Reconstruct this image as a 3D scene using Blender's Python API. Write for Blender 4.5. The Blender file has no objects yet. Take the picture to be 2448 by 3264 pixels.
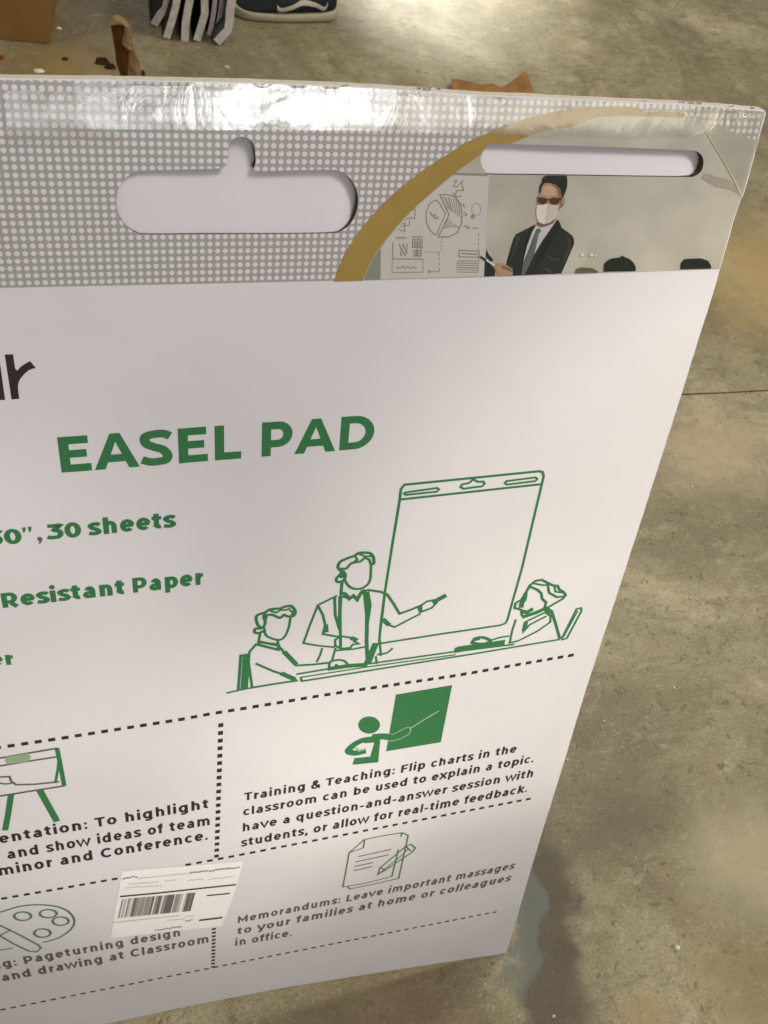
import bpy, bmesh, math, random
from mathutils import Vector, Matrix
from mathutils.geometry import delaunay_2d_cdt
random.seed(7)
rad = math.radians
scene = bpy.context.scene
COL = scene.collection

# ------------------------------------------------------------------ frame of the place
# world: X along the lower edge of the carton, Y away from the camera, Z up, floor z = 0
F, CX, CY = 3200.0, 1224.0, 1632.0
U = Vector((0.9623465, -0.08900728, 0.25684024))
V = Vector((-0.08882766, 0.79002433, 0.60660631))
N = Vector((-0.25690241, -0.60657998, 0.75237084))
S0 = 0.537                                            # metres per unit of carton-plane coordinates
TILT = rad(15)                                        # the carton leans back by this much
UP = -V * math.cos(TILT) - N * math.sin(TILT)
XW = U.copy(); YW = UP.cross(XW)
CAMH = 1.3323
def c2w(d): return Vector((d.dot(XW), d.dot(YW), d.dot(UP)))
CAM = Vector((0, 0, CAMH))
UWv, VWv, NWv = c2w(U), c2w(V), c2w(N)

# ------------------------------------------------------------------ camera
cam_d = bpy.data.cameras.new('camera'); cam = bpy.data.objects.new('camera', cam_d); COL.objects.link(cam)
rgt, dwn, fwd = c2w(Vector((1, 0, 0))), c2w(Vector((0, 1, 0))), c2w(Vector((0, 0, 1)))
M = Matrix((rgt, -dwn, -fwd)).transposed().to_4x4(); M.translation = CAM
cam.matrix_world = M
cam_d.sensor_fit = 'VERTICAL'; cam_d.sensor_height = 36; cam_d.lens = F / 3264 * 36
cam_d.clip_start = 0.02; cam_d.clip_end = 100
cam_d.dof.use_dof = True; cam_d.dof.focus_distance = 0.66; cam_d.dof.aperture_fstop = 30
scene.camera = cam
scene.render.resolution_x = 768; scene.render.resolution_y = 1024

# ------------------------------------------------------------------ world and lamps
w = bpy.data.worlds.new('World'); scene.world = w; w.use_nodes = True
w.node_tree.nodes['Background'].inputs[0].default_value = (0.88, 0.86, 0.85, 1)
w.node_tree.nodes['Background'].inputs[1].default_value = 0.33
scene.view_settings.view_transform = 'Standard'; scene.view_settings.look = 'None'
scene.view_settings.exposure = 0; scene.view_settings.gamma = 1

def aim(o, target):
    o.rotation_euler = (Vector(target) - o.location).to_track_quat('-Z', 'Y').to_euler()
def area(name, loc, target, sx, sy, power, col):
    d = bpy.data.lights.new(name, 'AREA'); d.shape = 'RECTANGLE'; d.size = sx; d.size_y = sy; d.energy = power; d.color = col
    o = bpy.data.objects.new(name, d); COL.objects.link(o); o.location = loc; aim(o, target); return o
def spot(name, loc, target, angle, blend, power, col, r=0.08):
    d = bpy.data.lights.new(name, 'SPOT'); d.energy = power; d.color = col; d.spot_size = rad(angle); d.spot_blend = blend; d.shadow_soft_size = r
    o = bpy.data.objects.new(name, d); COL.objects.link(o); o.location = loc; aim(o, target); return o

# ------------------------------------------------------------------ carton surface
VB0 = 1.47
def splus(x, a): return x if x > 20 * a else a * math.log1p(math.exp(max(-40, x / a)))
def bend(u, v):
    wv = 0.0
    vt = 0.312 - 0.004 * u
    wv += 0.16 * splus(vt - v, .006)
    wv += 0.13 * splus(v - 1.54, .02)
    # softly bowed, dented card
    wv += 0.0012 * math.sin(3.1 * u + 1.3 * v) * math.sin(2.2 * v + 0.5)
    # folded corner at the upper right: slightly proud ridge along a diagonal crease
    d = (u - 0.655) * 0.62 - (v - 0.315) * 0.42
    wv += 0.05 * (splus(d, .004)) * max(0, min(1, (0.46 - v) / 0.12)) ** 2 * (3 - 2 * max(0, min(1, (0.46 - v) / 0.12)))
    return wv
def px_uv(x, y):
    q = Vector((x - CX, y - CY, F)); wv = 0.0
    for _ in range(40):
        k = (1 + wv) / q.dot(N); u, v = k * q.dot(U), k * q.dot(V); wv = bend(u, v)
    return (u, v)
def S(u, v, off=0.0):
    """point of the carton's face; off in mm towards the viewer"""
    return CAM + S0 * (u * UWv + v * VWv + (1 + bend(u, v)) * NWv) - NWv * (off * 0.001)
def ray(x, y): return c2w(Vector((x - CX, y - CY, F))).normalized()
def floor_at(x, y, z=0.0):
    d = ray(x, y); return CAM + d * ((z - CAM.z) / d.z)
def at_y(x, y, Y):
    d = ray(x, y); return CAM + d * ((Y - CAM.y) / d.y)

# ------------------------------------------------------------------ lamps of the hall and added fill lights
pc = S(.25, 1.0)
area('overhead_lamp', (0.9, -0.4, 2.9), pc, 0.6, 0.6, 25.5, (1.0, .943, .918))
spot('right_fill_spot', (1.9, -0.9, 2.5), S(.92, .86), 13.5, .4, 150, (1.0, .94, .80), .07)  # added spot; its edge divides the bright right side from the dimmer middle
spot('lower_right_fill_spot', (1.5, -1.3, 2.2), S(.62, 1.42), 15, .8, 52, (1.0, .94, .82), .07)  # added spot, lifts the lower right of the carton's face
spot('low_fill_spot', (-0.5, -1.4, 1.9), S(.06, 1.42), 12, .7, 72, (1.0, .94, .86), .07)  # added spot, brightens the lower left below the dim zone
spot('left_fill_spot', (-1.5, -1.2, 1.7), S(-.24, .90), 9, .8, 60, (1.0, .95, .88), .06)  # added spot for the bright patch at the left
area('floor_fill_light', (2.2, 2.0, 3.0), (1.1, 1.0, 0), 0.8, 0.8, 54, (1.0, .935, .78))  # unseen light added to brighten the floor on the right
spot('side_lamp', (-1.7, 1.5, 0.9), floor_at(500, 60), 75, .6, 20, (1.0, .88, .62), .05)
spot('glare_lamp', (1.6, 5.4, 2.0), floor_at(1450, -170), 18, 1.0, 900, (1.0, .97, .84), .05)
# daylight from the open door behind, mirrored in the tape
def mirror_lamp(name, x, y, sx, sy, power, col, dist=2.4):
    u, v = px_uv(x, y); p = S(u, v); e = .002; n_ = ((S(u + e, v) - p).cross(S(u, v + e) - p)).normalized(); d = (p - CAM).normalized()
    r = d - 2 * d.dot(n_) * n_; return area(name, p + r * dist, p, sx, sy, power, col)
mirror_lamp('door_light', 960, 362, .40, .34, 5.5, (1, 1, 1))
mirror_lamp('window_light', 300, 370, .80, .34, 1.7, (.86, .93, 1))
mirror_lamp('warm_light', 1850, 370, .85, .36, 2.4, (1, .92, .72))

# ------------------------------------------------------------------ materials
def lin(c): return tuple(((x / 255) / 12.92 if x / 255 <= .04045 else ((x / 255 + .055) / 1.055) ** 2.4) for x in c) + (1,)
MATS = {}
def mat(name, rgb, rough=0.6, spec=0.4, var=0.06, scale=40, bump=0.0, bscale=300, coord='Object'):
    if name in MATS: return MATS[name]
    m = bpy.data.materials.new(name); m.use_nodes = True; nt = m.node_tree; b = nt.nodes['Principled BSDF']
    tc = nt.nodes.new('ShaderNodeTexCoord')
    n = nt.nodes.new('ShaderNodeTexNoise'); n.inputs['Scale'].default_value = scale; n.inputs['Detail'].default_value = 5
    nt.links.new(tc.outputs[coord], n.inputs['Vector'])
    r = nt.nodes.new('ShaderNodeValToRGB'); c = lin(rgb)
    r.color_ramp.elements[0].position = 0.3; r.color_ramp.elements[1].position = 0.7
    r.color_ramp.elements[0].color = tuple(x * (1 - var) for x in c[:3]) + (1,)
    r.color_ramp.elements[1].color = tuple(min(1, x * (1 + var)) for x in c[:3]) + (1,)
    nt.links.new(n.outputs['Fac'], r.inputs['Fac']); nt.links.new(r.outputs['Color'], b.inputs['Base Color'])
    b.inputs['Roughness'].default_value = rough; b.inputs['Specular IOR Level'].default_value = spec
    if bump:
        n2 = nt.nodes.new('ShaderNodeTexNoise'); n2.inputs['Scale'].default_value = bscale; n2.inputs['Detail'].default_value = 3
        nt.links.new(tc.outputs[coord], n2.inputs['Vector'])
        bp = nt.nodes.new('ShaderNodeBump'); bp.inputs['Strength'].default_value = bump; bp.inputs['Distance'].default_value = 0.002
        nt.links.new(n2.outputs['Fac'], bp.inputs['Height']); nt.links.new(bp.outputs['Normal'], b.inputs['Normal'])
    MATS[name] = m; return m
M_white = mat('white_coated_card', (229, 225, 226), 0.42, 0.4, 0.035, 7, 0.55, 10)
M_wall = mat('raw_card_edge', (84, 74, 64), 0.9, 0.1, 0.15, 200)
M_rim = mat('white_card_edge', (196, 188, 172), 0.8, 0.2, 0.05, 200, 0.3, 300)
M_pad = mat('pad_paper', (226, 220, 223), 0.7, 0.2, 0.02, 20)
M_green = mat('green_ink', (58, 122, 75), 0.5, 0.3, 0.05, 200)
M_ltgreen = mat('pale_green_ink', (148, 172, 138), 0.55, 0.3, 0.05, 200)
M_olivegreen = mat('olive_green_ink', (96, 128, 88), 0.55, 0.3, 0.06, 200)
M_black = mat('dark_brown_ink', (56, 46, 44), 0.5, 0.3, 0.08, 200)
M_grey = mat('grey_ink', (104, 96, 94), 0.55, 0.3, 0.1, 300)
M_gold = mat('gold_ink', (164, 136, 66), 0.45, 0.4, 0.07, 60)

def halftone():
    m = bpy.data.materials.new('halftone_dots'); m.use_nodes = True; nt = m.node_tree; b = nt.nodes['Principled BSDF']; L = nt.links.new
    uv = nt.nodes.new('ShaderNodeUVMap'); uv.uv_map = 'UVMap'
    rot = nt.nodes.new('ShaderNodeVectorRotate'); rot.rotation_type = 'Z_AXIS'; rot.inputs['Angle'].default_value = rad(-0.6); L(uv.outputs[0], rot.inputs['Vector'])
    sc = nt.nodes.new('ShaderNodeVectorMath'); sc.operation = 'MULTIPLY'; sc.inputs[1].default_value = (1 / 0.00795, 1 / 0.00785, 0); L(rot.outputs[0], sc.inputs[0])
    fr = nt.nodes.new('ShaderNodeVectorMath'); fr.operation = 'FRACTION'; L(sc.outputs[0], fr.inputs[0])
    sb = nt.nodes.new('ShaderNodeVectorMath'); sb.operation = 'SUBTRACT'; sb.inputs[1].default_value = (0.5, 0.5, 0); L(fr.outputs[0], sb.inputs[0])
    ln = nt.nodes.new('ShaderNodeVectorMath'); ln.operation = 'LENGTH'; L(sb.outputs[0], ln.inputs[0])
    mr = nt.nodes.new('ShaderNodeMapRange'); mr.inputs[1].default_value = 0.30; mr.inputs[2].default_value = 0.38; mr.inputs[3].default_value = 1; mr.inputs[4].default_value = 0; L(ln.outputs['Value'], mr.inputs[0])
    n = nt.nodes.new('ShaderNodeTexNoise'); n.inputs['Scale'].default_value = 4; n.inputs['Detail'].default_value = 2; L(uv.outputs[0], n.inputs['Vector'])
    g = nt.nodes.new('ShaderNodeValToRGB'); g.color_ramp.elements[0].position = .35; g.color_ramp.elements[1].position = .65
    g.color_ramp.elements[0].color = lin((170, 164, 161)); g.color_ramp.elements[1].color = lin((167, 167, 165)); L(n.outputs['Fac'], g.inputs['Fac'])
    mx = nt.nodes.new('ShaderNodeMix'); mx.data_type = 'RGBA'; L(mr.outputs[0], mx.inputs[0]); L(g.outputs['Color'], mx.inputs[6]); mx.inputs[7].default_value = lin((226, 221, 218))
    L(mx.outputs[2], b.inputs['Base Color']); b.inputs['Roughness'].default_value = 0.42; b.inputs['Specular IOR Level'].default_value = 0.4
    return m
M_half = halftone()
def tape_mat():
    m = bpy.data.materials.new('clear_packing_tape'); m.use_nodes = True; nt = m.node_tree; L = nt.links.new
    for n in list(nt.nodes): nt.nodes.remove(n)
    out = nt.nodes.new('ShaderNodeOutputMaterial'); mx = nt.nodes.new('ShaderNodeMixShader'); tr = nt.nodes.new('ShaderNodeBsdfTransparent'); gl = nt.nodes.new('ShaderNodeBsdfGlossy')
    tr.inputs[0].default_value = (0.97, 0.96, 0.92, 1); gl.inputs[0].default_value = (1, 1, 1, 1); gl.inputs['Roughness'].default_value = 0.20
    uv = nt.nodes.new('ShaderNodeUVMap'); uv.uv_map = 'UVMap'
    mp = nt.nodes.new('ShaderNodeMapping'); mp.inputs['Scale'].default_value = (14, 8, 1); mp.inputs['Rotation'].default_value = (0, 0, 0.25); L(uv.outputs[0], mp.inputs['Vector'])
    n = nt.nodes.new('ShaderNodeTexNoise'); n.inputs['Scale'].default_value = 1.6; n.inputs['Detail'].default_value = 4; n.inputs['Distortion'].default_value = 1.2; L(mp.outputs[0], n.inputs['Vector'])
    bp = nt.nodes.new('ShaderNodeBump'); bp.inputs['Strength'].default_value = 0.48; bp.inputs['Distance'].default_value = 0.0014; L(n.outputs['Fac'], bp.inputs['Height']); L(bp.outputs[0], gl.inputs['Normal'])
    mx.inputs[0].default_value = 0.16
    L(tr.outputs[0], mx.inputs[1]); L(gl.outputs[0], mx.inputs[2]); L(mx.outputs[0], out.inputs[0]); return m
M_tape = tape_mat()

# ------------------------------------------------------------------ mesh helpers
def link(name, verts, faces, m, parent=None, uvs=None, smooth=False):
    me = bpy.data.meshes.new(name); me.from_pydata([tuple(p) for p in verts], [], faces); me.update()
    ms = m if isinstance(m, list) else [m]
    for x in ms: me.materials.append(x)
    if uvs:
        L = me.uv_layers.new(name='UVMap')
        for lp in me.loops: L.data[lp.index].uv = uvs[lp.vertex_index]
    if smooth:
        for p in me.polygons: p.use_smooth = True
    o = bpy.data.objects.new(name, me); COL.objects.link(o); o.parent = parent
    if parent: o.matrix_parent_inverse = parent.matrix_world.inverted()
    return o
def inside(p, poly):
    x, y = p; c = False; j = len(poly) - 1
    for i in range(len(poly)):
        xi, yi = poly[i]; xj, yj = poly[j]
        if (yi > y) != (yj > y) and x < (xj - xi) * (y - yi) / (yj - yi) + xi: c = not c
        j = i
    return c
def densify(poly, step, closed=True):
    out = []; n = len(poly)
    for i in range(n if closed else n - 1):
        a, b = poly[i], poly[(i + 1) % n]; d = math.hypot(b[0] - a[0], b[1] - a[1]); k = max(1, int(d / step))
        for j in range(k): out.append((a[0] + (b[0] - a[0]) * j / k, a[1] + (b[1] - a[1]) * j / k))
    if not closed: out.append(poly[-1])
    return out
def catmull(pts, n=6, closed=False):
    out = []; L = len(pts)
    for i in range(L if closed else L - 1):
        g = (lambda k: pts[k % L]) if closed else (lambda k: pts[max(0, min(L - 1, k))])
        p0, p1, p2, p3 = g(i - 1), g(i), g(i + 1), g(i + 2)
        for j in range(n):
            t = j / n
            out.append(tuple(0.5 * ((2 * p1[k]) + (-p0[k] + p2[k]) * t + (2 * p0[k] - 5 * p1[k] + 4 * p2[k] - p3[k]) * t * t + (-p0[k] + 3 * p1[k] - 3 * p2[k] + p3[k]) * t ** 3) for k in (0, 1)))
    if not closed: out.append(pts[-1])
    return out
def region(outline, holes=(), step=0.02, fill=0.03):
    """triangulated sheet in carton-plane coordinates"""
    loops = [densify(outline, step)] + [densify(h, step) for h in holes]
    vs, es = [], []
    for lp in loops:
        k = len(vs); vs += [Vector(p) for p in lp]; es += [(k + i, k + (i + 1) % len(lp)) for i in range(len(lp))]
    if fill:
        us = [p[0] for p in loops[0]]; vv = [p[1] for p in loops[0]]
        y = min(vv) + fill * .5
        while y < max(vv):
            x = min(us) + fill * .5
            while x < max(us):
                if inside((x, y), loops[0]): vs.append(Vector((x + random.uniform(-.1, .1) * fill, y)))
                x += min(fill, .009) if (x > .6 and y < .47) else fill
            y += min(fill, .0065) if y < 0.34 else fill
    r = delaunay_2d_cdt(vs, es, [], 0, 1e-7)
    V2, F2 = r[0], r[2]; keep = []
    for f in F2:
        c = ((V2[f[0]][0] + V2[f[1]][0] + V2[f[2]][0]) / 3, (V2[f[0]][1] + V2[f[1]][1] + V2[f[2]][1]) / 3)
        if inside(c, loops[0]) and not any(inside(c, h) for h in loops[1:]):
            a, b, cc = (V2[i] for i in f)
            if (b[0] - a[0]) * (cc[1] - a[1]) - (b[1] - a[1]) * (cc[0] - a[0]) > 0: f = (f[0], f[2], f[1])
            keep.append(tuple(f))
    return [tuple(p) for p in V2], keep, loops
def sheet(name, outline, m, off, parent, holes=(), step=0.02, fill=0.03):
    v2, fs, _ = region(outline, holes, step, fill)
    return link(name, [S(u, v, off) for u, v in v2], fs, m, parent, [(u, v) for u, v in v2])
class Ink:
    """flat print collected into one part: ribbons and filled shapes lie a few hundredths of a mm over one another"""
    def __init__(self, base=0.18): self.v = []; self.f = []; self.base = base; self.k = 0
    def off(self): self.k += 1; return self.base + 0.022 * (self.k % 9)
    def ribbon(self, pts, width, closed=False, mx=None):
        pts = [p for i, p in enumerate(pts) if i == 0 or math.hypot(p[0] - pts[i - 1][0], p[1] - pts[i - 1][1]) > 1e-6]
        if closed and math.hypot(pts[0][0] - pts[-1][0], pts[0][1] - pts[-1][1]) < 1e-6: pts = pts[:-1]
        n = len(pts)
        if n < 2: return
        L, R = [], []
        ws = width if isinstance(width, (list, tuple)) else [width] * n
        for i in range(n):
            if closed: a, b = pts[i - 1], pts[(i + 1) % n]
            else: a, b = pts[max(0, i - 1)], pts[min(n - 1, i + 1)]
            p = pts[i]
            def un(q, r):
                d = math.hypot(r[0] - q[0], r[1] - q[1]); return ((r[0] - q[0]) / d, (r[1] - q[1]) / d) if d > 1e-9 else None
            d1, d2 = un(a, p), un(p, b)
            d1 = d1 or d2; d2 = d2 or d1
            n1, n2 = (-d1[1], d1[0]), (-d2[1], d2[0]); mxx, myy = n1[0] + n2[0], n1[1] + n2[1]; ml = math.hypot(mxx, myy)
            if ml < 0.35: mxx, myy = n1; k = 1
            else: mxx /= ml; myy /= ml; k = min(1 / max(0.3, mxx * n1[0] + myy * n1[1]), 2.2)
            h = ws[min(i, len(ws) - 1)] / 2 * k
            L.append((p[0] + mxx * h, p[1] + myy * h)); R.append((p[0] - mxx * h, p[1] - myy * h))
        o = self.off(); k0 = len(self.v)
        for a, b in zip(L, R): self.v.append(S(*a, o)); self.v.append(S(*b, o))
        for i in range(n if closed else n - 1):
            j = (i + 1) % n; self.f.append((k0 + 2 * i, k0 + 2 * i + 1, k0 + 2 * j + 1, k0 + 2 * j))
    def fill(self, poly, holes=(), fillstep=0):
        v2, fs, _ = region(poly, holes, 0.05, fillstep); o = self.off(); k0 = len(self.v)
        self.v += [S(u, v, o) for u, v in v2]; self.f += [tuple(i + k0 for i in f) for f in fs]
    def build(self, name, m, parent, label=None):
        o = link(name, self.v, self.f, m, parent)
        if label: o['label'] = label
        return o
def Z(ox, oy, sc): return lambda pts: [px_uv(ox + x * sc, oy + y * sc) for x, y in pts]
z1 = Z(0, 0, .7378); z2 = Z(1224, 0, .7378); z3 = Z(0, 1050, .7836); z4 = Z(700, 1450, .7836); z5 = Z(0, 2300, .5425); z6 = Z(650, 2150, .7233)
z5b = Z(1500, 220, .5714); z6b = Z(1040, 540, .3617); z7b = Z(1500, 540, .4822); z8b = Z(350, 2700, .3014); zr = Z(0, 1100, .12056); zp = Z(0, 0, 1)

# ------------------------------------------------------------------ the carton
base_pt = S(0.15, 2.0); base_pt.z = 0
def thing(name, label, cat, loc=(0, 0, 0), group=None):
    o = bpy.data.objects.new(name, None); COL.objects.link(o); o.location = loc; o.empty_display_size = 0.1
    o['label'] = label; o['category'] = cat
    if group: o['group'] = group
    bpy.context.view_layer.update(); return o
def tag(o, label, cat, group=None):
    o['label'] = label; o['category'] = cat
    if group: o['group'] = group
    return o
box = thing('easel_pad_carton', 'large white easel pad carton with green lettering leaning back on the concrete floor', 'box', base_pt)

UC = 0.1505; UL = 2 * UC - 0.738
top = zp([(0, 249), (400, 253), (800, 262), (1089, 272), (1306, 285), (1500, 300), (1700, 309), (2000, 323), (2163, 330), (2300, 339), (2437, 351)])
right = zp(densify([(2441, 362), (2412, 470), (2371, 620), (2362, 636), (2340, 700), (2271.7, 940), (2158, 1300), (2076, 1558), (1994, 1812), (1866, 2203), (1802, 2415), (1725, 2663), (1682, 2806), (1638, 2960), (1622, 3012), (1612, 3036)], 25, False))
bot = zp([(1590, 3042), (1500, 3055), (1400, 3070), (1250, 3093), (900, 3149), (620, 3203), (336, 3264)])
uvb = bot[-1]
outline = [(UL, top[0][1] + 0.001)] + top + right + bot + [(UL, uvb[1])]
def rough(poly, amp, step=0.006):
    out = []
    for p in densify(poly, step): out.append((p[0] + random.gauss(0, amp), p[1] + random.gauss(0, amp)))
    return out
outline_r = rough(outline, 0.00016, 0.010)
hole_c = z1([(640, 735), (800, 732), (955, 727), (975, 715), (985, 690), (987, 650), (992, 622), (1008, 601), (1030, 591), (1060, 592), (1085, 608), (1100, 640), (1105, 700), (1104, 737), (1250, 736), (1430, 733), (1480, 745), (1517, 775), (1540, 820), (1547, 865), (1538, 920), (1512, 968), (1475, 996), (1430, 1006), (1200, 1010), (900, 1010), (640, 1012), (590, 1004), (548, 980), (518, 940), (503, 885), (508, 830), (528, 785), (560, 755), (600, 740)])
hole_s = z5b([(130, 416), (400, 423), (700, 432), (1000, 443), (1225, 453), (1265, 462), (1290, 485), (1298, 520), (1290, 560), (1270, 585), (1240, 599), (1200, 602), (800, 597), (400, 591), (110, 587), (80, 570), (60, 535), (56, 495), (70, 455), (98, 427)])
hole_l = [(2 * UC - u, v) for u, v in hole_s]
HOLES = [catmull(h, 3, True) for h in (hole_c, hole_s, hole_l)]
DEPTH = 6.2
v2, fs, loops = region(outline_r, HOLES, 0.008, 0.03)
front = link('front_panel', [S(u, v, 0) for u, v in v2], fs, M_white, box, [(u, v) for u, v in v2], True)
# walls of the die-cut holes and the panel's thickness
for nm, lp in (('hanging_hole', loops[1]), ('slot_hole', loops[2]), ('slot_hole', loops[3])):
    n = len(lp); vs = [S(u, v, 0.05) for u, v in lp] + [S(u, v, -DEPTH) for u, v in lp]
    link(nm, vs, [(i, (i + 1) % n, n + (i + 1) % n, n + i) for i in range(n)], M_wall, box, None, True)
TH = 6.6
lp = loops[0]; n = len(lp); vs = [S(u, v, 0) for u, v in lp] + [S(u, v, -1.2) for u, v in lp] + [S(u, v, -TH) for u, v in lp]
link('panel_edge', vs, [(i, (i + 1) % n, n + (i + 1) % n, n + i) for i in range(n)] + [(n + i, n + (i + 1) % n, 2 * n + (i + 1) % n, 2 * n + i) for i in range(n)], M_rim, box)
v2b, fsb, _ = region(outline_r, (), 0.02, 0.06)
link('back_panel', [S(u, v, -TH) for u, v in v2b], [f[::-1] for f in fsb], M_white, box)
def pad_patch(lp):
    us = [p[0] for p in lp]; vv = [p[1] for p in lp]; u0, u1, v0, v1 = min(us), max(us), min(vv), max(vv); e = .004; nu, nv = 40, 16; vs = []
    for j in range(nv + 1):
        for i in range(nu + 1):
            a_, b_ = i / nu, j / nv; u = u0 - e + (u1 - u0 + 2 * e) * a_; v = v0 - e + (v1 - v0 + 2 * e) * b_
            d = 1.0 + 6.0 * (1 - b_) ** 1.1 * (.55 + .45 * min(1, a_ * 3)) + 4.5 * max(0, (a_ - .86) / .14) ** 2; vs.append(S(u, v, -min(d, DEPTH - .3)))
    link('paper_pad', vs, [(j * (nu + 1) + i, j * (nu + 1) + i + 1, (j + 1) * (nu + 1) + i + 1, (j + 1) * (nu + 1) + i) for j in range(nv) for i in range(nu)], M_pad, box, None, True)
for lp in HOLES: pad_patch(lp)

# printed band with dots
band_lo = zp([(0, 917), (600, 905), (1224, 891), (1500, 883), (1800, 874), (2257, 858), (2296, 857)])
rb = [p for p in right if p[1] < band_lo[-1][1] - .002]
def inset(poly, e): # move the outer border in a little so the card shows white at its cut edge
    return [(min(u, 0.7365) - e * (u > .7), v + e * (v < .30)) for u, v in poly]
half_poly = [(UL + .001, top[0][1] + .0015)] + [(u, v + .0015) for u, v in top] + [(u - .0016, v) for u, v in rb] + [(band_lo[-1][0] - .0016, band_lo[-1][1])] + band_lo[::-1][1:] + [(UL + .001, band_lo[0][1])]
sheet('dotted_band', half_poly, M_half, 0.10, box, HOLES, 0.006, 0.02)

# gold arc and the printed photograph inside it
g_out = z6b([(66, 985), (100, 890), (150, 765), (250, 600), (330, 490), (430, 375), (500, 300), (600, 210), (710, 115), (850, 5)]) + z5b([(-20, 405), (20, 388), (62, 372), (110, 350), (160, 325), (215, 303), (300, 278), (380, 258), (480, 233), (600, 217), (700, 209), (820, 206), (930, 210), (970, 238), (1080, 238), (1160, 240), (1195, 250)])
g_in = z5b([(1190, 268), (1080, 266), (900, 262), (750, 262), (690, 270), (640, 290), (560, 322), (430, 335), (330, 370), (250, 405), (190, 425), (110, 436)]) + z6b([(1185, -10), (1080, 70), (960, 170), (850, 268), (760, 350), (680, 430), (600, 520), (520, 620), (440, 730), (380, 840), (318, 978)])
b2 = lambda x: px_uv(x, 891 - (x - 1224) * .0300)
photo_poly = z5b([(1195, 258), (1270, 262), (1290, 290), (1330, 300), (1410, 322), (1450, 345), (1520, 372), (1560, 390), (1612, 392)]) + [(u - .0016, v) for u, v in rb if v > 0.33] + [(band_lo[-1][0] - .0016, band_lo[-1][1])] + [p for p in band_lo[::-1][1:] if p[0] > b2(1160)[0]] + [b2(1155)] + g_in[::-1][1:] 
M_photo = mat('printed_wall', (186, 181, 166), 0.38, 0.4, 0.16, 26)
photo = sheet('printed_photograph', photo_poly, M_photo, 0.30, box, HOLES[:2], 0.006, 0.02)
sheet('gold_arc', g_out + g_in, M_gold, 0.42, box, HOLES[:2], 0.006, 0.015)

def flat(name, groups, base=0.24, parent=None):
    for nm, m, polys in groups:
        for p in polys:
            k = Ink(base); k.fill(p); k.build(nm, m, parent)
        base += 0.03
    return base
A = lambda cx, cy, rx, ry, a0=0, a1=360, n=18: [(cx + rx * math.cos(rad(a0 + (a1 - a0) * i / n)), cy + ry * math.sin(rad(a0 + (a1 - a0) * i / n))) for i in range(n + (0 if abs(a1 - a0) == 360 else 1))]
M_board = mat('printed_whiteboard', (202, 197, 190), 0.42, 0.4, 0.03, 30)
board_poly = z6b([(478, 966), (480, 700), (530, 622), (610, 520), (690, 430), (770, 350), (860, 268), (970, 172), (1090, 74), (1130, 42), (1432, 44), (1410, 500), (1390, 936), (1000, 950)])
bd = Ink(0.44); bd.fill(board_poly); bd.build('printed_whiteboard', M_board, photo)
M_teal = mat('printed_grey_wall', (142, 142, 130), 0.42, 0.4, 0.05, 30)  # greyer left end of the printed wall
tl = Ink(0.40); tl.fill(z6b([(330, 972), (388, 840), (448, 732), (476, 695), (472, 968)])); tl.build('printed_wall_end', M_teal, photo)
sk = Ink(0.60); wsk = 0.0009
def skl(pts, wd=1.0, closed=False, sm=False, mp=None):
    q = (mp or z6b)(catmull(pts, 4, closed) if sm else pts); sk.ribbon(q, wsk * wd, closed)
skl([(965, 265), (905, 300), (878, 380), (880, 460), (910, 530), (950, 570), (968, 572), (1000, 500), (1048, 385), (1000, 300)], 1.1, True, False)
skl([(1000, 220), (1060, 217), (1130, 238), (1180, 300), (1197, 400), (1188, 480), (1150, 555), (1080, 590), (985, 590), (1035, 490), (1080, 395), (1040, 310)], 1.3, True)
for i in range(7):
    skl([(1030 + i * 22, 232 + i * 5), (1075 + i * 17, 345 + i * 12)], .7)
    skl([(1035 + i * 17, 520 + i * 4 - i * 8), (1075 + i * 16, 425 + i * 14)], .7)
skl([(915, 370), (935, 410), (960, 390), (950, 425), (985, 415), (970, 440)], 1.0)
skl([(585, 640), (585, 786), (852, 786)], 1.2); skl([(760, 615), (842, 618), (842, 688), (758, 684)], 1.4, True)
skl([(780, 628), (780, 676)], 2); skl([(800, 630), (800, 678)], 2); skl([(822, 630), (822, 680)], 2)
skl([(765, 712), (835, 712)], 1); skl([(765, 730), (835, 732)], 1.6); skl([(765, 755), (835, 757)], 1.6); skl([(798, 700), (798, 760)], 1.3); skl([(835, 700), (833, 760)], 1.3)
skl([(575, 905), (850, 902)], .8); skl([(850, 786), (850, 902)], .5); skl([(580, 790), (578, 905)], .5)
for j in range(2): skl([(610 + 140 * j + 12 * i, 590 + 9 * ((i * 7) % 3) - 8 * j) for i in range(9)], .9)
skl([(640 + 9 * i, 650 + 25 * ((i * 5) % 4)) for i in range(9)], .9); skl([(650 + 8 * i, 720 + 12 * ((i * 3) % 4)) for i in range(9)], .8)
skl([(620 + 16 * i, 850 + 9 * ((i * 5) % 3)) for i in range(12)], .9)
skl([(690, 440), (730, 420), (775, 430), (785, 350), (755, 350)], 1); skl([(630, 520), (690, 545), (690, 470), (660, 480)], 1); skl([(650, 500), (690, 490), (730, 485), (730, 440)], .8)
for i in range(4): skl([(870 + 33 * i, 722 + i), (890 + 33 * i, 722 + i)], .8); skl([(1012, 600 + 30 * i), (1012, 615 + 30 * i)], .7); skl([(995, 730 + 45 * i), (995, 755 + 45 * i)], .7); skl([(1340, 560 + 40 * i), (1338, 585 + 40 * i)], .6)
skl([(905, 898), (990, 896)], .8); skl([(898, 896), (914, 896)], 4)
skl([(1170, 708), (1345, 716), (1343, 770), (1168, 766)], 1.2, True); skl([(1190, 735), (1330, 745)], 1.6)
for i in range(6): skl([(1160, 800 + 20 * i), (1330, 803 + 20 * i)], .8)
skl([(1155, 800), (1150, 910)], .5); skl([(1340, 775), (1335, 910)], .5)
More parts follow.
